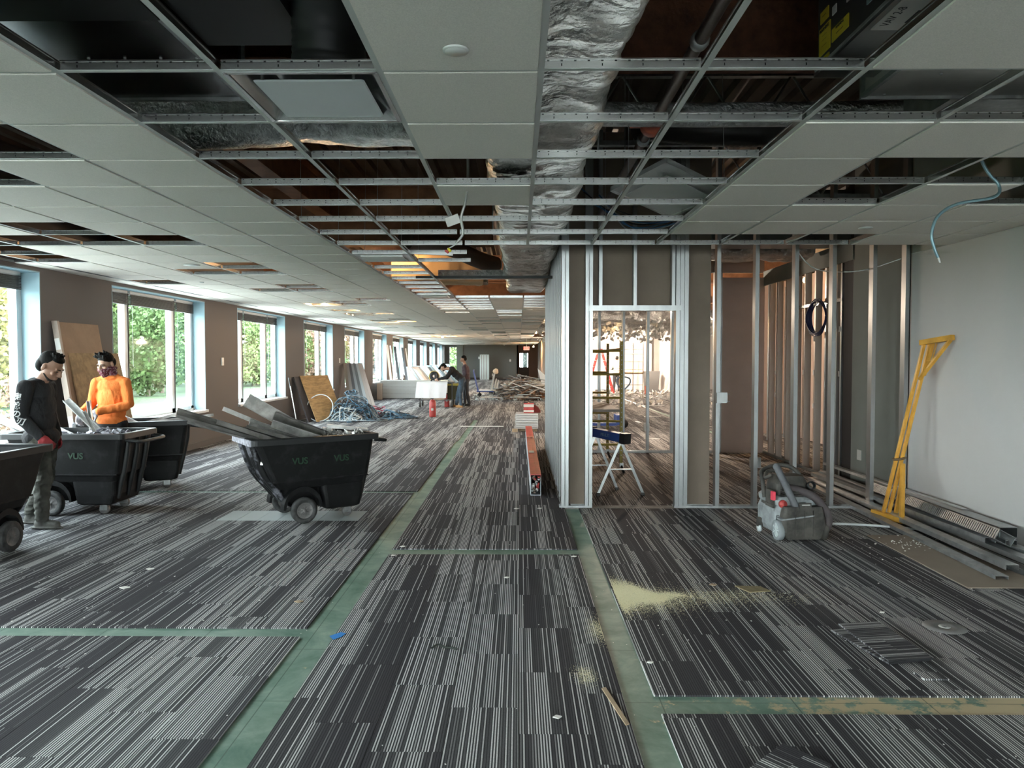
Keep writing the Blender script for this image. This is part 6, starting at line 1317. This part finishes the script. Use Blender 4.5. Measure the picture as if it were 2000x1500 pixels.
# ------------------------------------------------------------------ small things on the floor
tag(MB().add([(3.09, 6.55, .002), (3.55, 6.55, .002), (3.66, 5.04, .002), (3.07, 5.04, .002), (3.09, 6.55, .009), (3.55, 6.55, .009), (3.66, 5.04, .009), (3.07, 5.04, .009)], [(0, 3, 2, 1), (4, 5, 6, 7), (0, 1, 5, 4), (1, 2, 6, 5), (2, 3, 7, 6), (3, 0, 4, 7)]).build('hardboard_sheet', mat('hardboard', (.25, .20, .155), .8, var=(2.5, .15))), 'flat tan hardboard sheet lying on the carpet by the stud pile', 'board')
rr_ = random.Random(3)
def crumbs(n, cx, cy, sx, sy, m, lab, name='plaster_crumbs', s0=.004, s1=.014, seed=1, z=.003):
    r_ = random.Random(seed); mb = MB()
    for i in range(n):
        x, y = r_.gauss(cx, sx), r_.gauss(cy, sy); s = r_.uniform(s0, s1); mb.box(-s, s, -s * .6, s * .6, 0, s * .5, M=Matrix.Translation((x, y, z)) @ Matrix.Rotation(r_.uniform(0, 6), 4, 'Z'))
    return tag(mb.build(name, m), lab, 'crumbs', kind='stuff')
crumbs(60, 3.30, 6.25, .10, .13, CRUMB, 'white plaster crumbs on the tan hardboard sheet', s0=.002, s1=.008, seed=2, z=.01)
# sawdust spill on the carpet
def dustpile(n, f, lab, seed):
    r_ = random.Random(seed); mb = MB()
    for i in range(n):
        x, y = f(r_); s = r_.uniform(.0008, .0030) if seed == 1 else r_.uniform(.0006, .0016); a = r_.uniform(0, 6.28)
        mb.add([(x + s * math.cos(a + k * 1.57), y + s * math.sin(a + k * 1.57), .002 + .002 * (k % 2)) for k in range(4)], [(0, 1, 2, 3)])
    return tag(mb.build('sawdust', DUST), lab, 'sawdust', kind='stuff')
def fd(r_):
    t = abs(r_.gauss(0, .42)); x = .64 + .36 * t + r_.uniform(0, .02); y = 4.87 + .10 * noise.noise(V((x * 6, 3, 0))) + r_.gauss(0, 1) * (.12 * math.exp(-1.6 * t) + .012) + .05 * (1 - t) * (1 if r_.random() < .6 else -1.6)
    return x, y
dustpile(60000, fd, 'pale yellow sawdust spilled on the carpet edge right of the green strip', 1)
dustpile(12000, lambda r_: (abs(r_.gauss(0, .24)) + .66, r_.gauss(4.80, .13)), 'thin sawdust haze around the spill', 2)
dustpile(3500, lambda r_: (r_.gauss(1.4, .25), r_.gauss(4.85, .09)), 'thin sawdust trail towards the carpet sample', 3)
dustpile(1500, lambda r_: (min(.48, r_.gauss(.46, .03)), r_.gauss(4.25, .10)), 'little sawdust on the carpet edge left of the green strip', 4)
dustpile(900, lambda r_: (r_.gauss(.33, .03), r_.gauss(3.62, .06)), 'pinch of sawdust on the centre carpet', 5)
def flat(name, pts, th, m, lab, cat, z=.002, grp=None):
    n = len(pts); P = [(x, y, z) for x, y in pts] + [(x, y, z + th) for x, y in pts]
    return tag(MB().add(P, [tuple(range(n))[::-1], tuple(range(n, 2 * n))] + [(i, (i + 1) % n, n + (i + 1) % n, n + i) for i in range(n)]).build(name, m), lab, cat, grp)
flat('carpet_sample', [(1.49, 5.07), (1.66, 5.06), (1.70, 4.96), (1.55, 4.93)], .006, mat('sample_olive', (.27, .22, .12), .8, var=(30, .3)), 'small olive square chip lying beyond the sawdust', 'chip')
o = MB().add([(-.46, -.145, 0), (.46, -.145, 0), (.46, .145, 0), (-.46, .145, 0), (-.46, -.145, .009), (.46, -.145, .009), (.46, .145, .009), (-.46, .145, .009)], [(0, 3, 2, 1), (4, 5, 6, 7), (0, 1, 5, 4), (1, 2, 6, 5), (2, 3, 7, 6), (3, 0, 4, 7)])
mo = o.build('carpet_offcut', [CARPETL], loc=(2.0, 4.03, .022)); mo.rotation_euler = (rad(2), rad(1), rad(-86)); mo.scale = (.56, .82, 1); tag(mo, 'loose striped carpet piece lying skewed on the right hand carpet, upper one', 'carpet piece')
o2 = o.build('carpet_offcut', [CARPETL], loc=(1.96, 4.01, .008)); o2.rotation_euler = (0, 0, rad(-78)); o2.scale = (.52, .82, 1); tag(o2, 'loose striped carpet piece half hidden beneath the skewed one', 'carpet piece')
flat('carpet_chip', [(1.97, 3.66), (2.09, 3.66), (2.10, 3.58), (1.98, 3.58)], .008, CARPETL, 'tiny striped carpet chip beside the loose carpet piece', 'carpet piece')
q = thing('metal_disc', 'grey flat cutting disc lying on the right hand carpet', 'disc', (2.49, 4.30, .002)); MB().lathe([(.022, 0), (.115, 0), (.115, .004), (.022, .004), (.022, 0)], None, 36).build('blade', mat('disc_grey', (.16, .155, .15), .6), q)
MB().lathe([(.014, .0), (.032, .0), (.032, .0055), (.014, .0055)], None, 20).build('hub_ring', mat('disc_pale', (.4, .4, .38), .6), q)
flat('strip_of_edging', [(.395, 3.47), (.415, 3.48), (.475, 3.13), (.458, 3.12)], .006, WOOD, 'thin wooden edging strip beside the green strip', 'strip')
flat('blue_tape', [(-1.07, 4.13), (-1.02, 4.19), (-.985, 4.17), (-1.0, 4.12), (-1.035, 4.075)], .0012, mat('tape_blue', (.02, .22, .62), .6), 'scrap of bright blue masking tape on the green strip', 'tape')
for k, (x, y, s, lab) in enumerate(((-1.42, 4.72, .05, 'pale wood chip on the left carpet near the green strip'), (-.97, 6.13, .04, 'pale chip at the near end of the cross strip, left'), (-1.0, 5.85, .035, 'pale chip at the near end of the cross strip, lower left'), (.44, 5.83, .04, 'pale chip at the right end of the cross strip'), (-.085, 5.26, .035, 'pale chip on the centre carpet'), (-2.7, 5.0, .06, 'curled paper scrap on the left carpet, front'), (-2.75, 5.45, .05, 'curled paper scrap on the left carpet, back'), (.17, 3.19, .035, 'bent white clip on the centre carpet'), (1.35, 5.1, .05, 'small tan curl beside the olive chip'), (3.02, 4.15, .06, 'white square tag at the right edge of the picture'), (2.25, 4.55, .03, 'white staple shaped scrap on the right carpet'), (.68, 3.78, .03, 'tiny hooked wire scrap right of the green strip'), (-.02, 7.7, .05, 'white square scrap near the red beam, left'), (.22, 7.72, .04, 'white flat scrap near the red beam, right'))):
    r_ = random.Random(k); flat('scrap_chip', [(x + s * .6 * math.cos(a), y + s * math.sin(a) * .45) for a in (.3, 1.6 + r_.random() * .5, 3.3, 4.9)], .005, WOOD if 'wood' in lab or 'tan' in lab else CRUMB, lab, 'scrap')
tag(MB().tube(curve_pts([(-.47, 3.95, .006), (-.44, 3.99, .012), (-.40, 3.96, .008), (-.36, 3.95, .01), (-.33, 3.93, .01)], 4), .006, 5).build('dark_twist', mat('twist_dark', (.03, .035, .03), .8)), 'short dark twisted wire on the centre carpet', 'wire')
crumbs(160, .2, 4.5, 1.6, 1.2, CRUMB, 'tiny white crumbs strewn over the carpets', s0=.0015, s1=.004, seed=6, z=.002); crumbs(90, 2.6, 5.8, .8, .8, CRUMB, 'tiny white crumbs on the carpet around the vacuum', s0=.002, s1=.006, seed=7, z=.002)
crumbs(80, -3.0, 5.0, .8, .7, CRUMB, 'tiny white crumbs on the left carpet', s0=.0015, s1=.005, seed=8, z=.002)
o3 = MB().box(-.16, .16, -.10, .10, 0, .009).build('carpet_offcut', [CARPETL], loc=(1.00, 2.74, .015)); o3.rotation_euler = (0, rad(-4), rad(40)); tag(o3, 'corner of a loose carpet piece at the bottom edge of the picture', 'carpet piece')
tag(MB().tube(curve_pts([(2.75, 6.92, .01), (3.0, 6.98, .012), (3.3, 6.93, .01), (3.7, 6.75, .01)], 8), .012, 6).build('loose_hose', WHC), 'pale hose lying on the carpet behind the vacuum', 'hose')
tag(MB().add([(2.63, 7.06, .01), (2.98, 7.10, .01), (2.9, 7.2, .02), (2.66, 7.22, .01)], [(0, 1, 2, 3)]).build('crumpled_sheet', LABW), 'crumpled pale sheet beside the vacuum', 'paper')

# ------------------------------------------------------------------ outside: lawn and autumn trees
MB().box(-17, 40, -60, 520, -4.2, -3.98).build('ground_bounce', mat('bounce_pale', (.55, .53, .50), .9))['kind'] = 'structure'  # unseen pale ground, added to bounce skylight up onto the ceiling
tag(MB().box(-260, -17, -120, 520, -4.3, -4.02).build('lawn', mat('lawn_grass', (.03, .06, .015), .95, var=(.08, .3))), 'green lawn outside below the windows', 'lawn', kind='stuff')
TR = [mat('leaves_green', (.07, .125, .035), .9, var=(.25, .5)), mat('leaves_yellow', (.24, .22, .07), .9, var=(.3, .45)), mat('leaves_rust', (.22, .13, .085), .9, var=(.3, .4)), mat('leaves_lime', (.12, .175, .055), .9, var=(.3, .4))]
BARK = mat('bark', (.10, .08, .06), .9)
protos = []
for k in range(4):
    r_ = random.Random(40 + k); mb = MB()
    cl = [(V((r_.gauss(0, 1.6), r_.gauss(0, 1.6), r_.uniform(1.8, 10.5))), r_.uniform(1.0, 2.2)) for _ in range(26)]
    for i in range(5200):
        c_, rr = cl[r_.randrange(26)]; d_ = V((r_.gauss(0, 1), r_.gauss(0, 1), r_.gauss(0, 1))).normalized() * rr * r_.uniform(.6, 1); p = c_ + d_; s = r_.uniform(.16, .36)
        u = V((r_.gauss(0, 1), r_.gauss(0, 1), r_.gauss(0, 1))).normalized() * s; v_ = u.orthogonal().normalized() * s * .7; mb.add([p - u, p + v_, p + u, p - v_], [(0, 1, 2, 3)])
    tk = MB().tube([(0, 0, -.3), (.1, 0, 3), (0, .1, 7)], [.28, .2, .08], 7)
    for j in range(6): c_ = cl[j][0]; tk.tube([(0, 0, 2.5 + j * .5), c_ * .5 + V((0, 0, 2)), c_], [.08, .05, .03], 5)
    protos.append((mb, tk.mesh('trunk', BARK)))
crown = {(a, b): None for a in range(4) for b in range(4)}
ti = 0; rt = random.Random(77)
spots = []
for row, (xx, dy, sc_) in enumerate(((-56, 9.5, 1.15), (-74, 12, 1.75))):
    y = 30 + row * 3
    while y < 330: spots.append((xx + rt.uniform(-3, 3), y, sc_ * rt.uniform(.85, 1.15))); y += dy * rt.uniform(.8, 1.2) * (1 + max(0, y - 150) / 120)
for y in range(50, 120, 14): spots.append((-30 + rt.uniform(-4, 4), y + 120, 1.2))
for (x, y, s) in ((-14, 112, 1.0), (-21, 120, 1.1), (-9, 118, 1.0), (-17, 104, .7)): spots.append((x, y, s))
for (x, y, s) in ((-24, 30, .42), (-27, 24, .38), (-23, 38, .36), (-29, 44, .45)): spots.append((x, y, s))
cn = {0: 'green', 1: 'yellow', 2: 'rust', 3: 'lime'}
for (x, y, s) in spots:
    a = rt.randrange(4); b = rt.choice((0, 3, 0, 3, 1, 2, 3))
    if crown[a, b] is None: crown[a, b] = protos[a][0].mesh('foliage', TR[b])
    q = thing('tree', 'leafy %s tree outside beyond the lawn' % cn[b], 'tree', (x, y, -4.0), rt.uniform(0, 6.28), '%s trees beyond the lawn' % cn[b]); q.scale = (s, s, s)
    link('foliage', crown[a, b], q); link('trunk', protos[a][1], q)
bpy.context.view_layer.update()
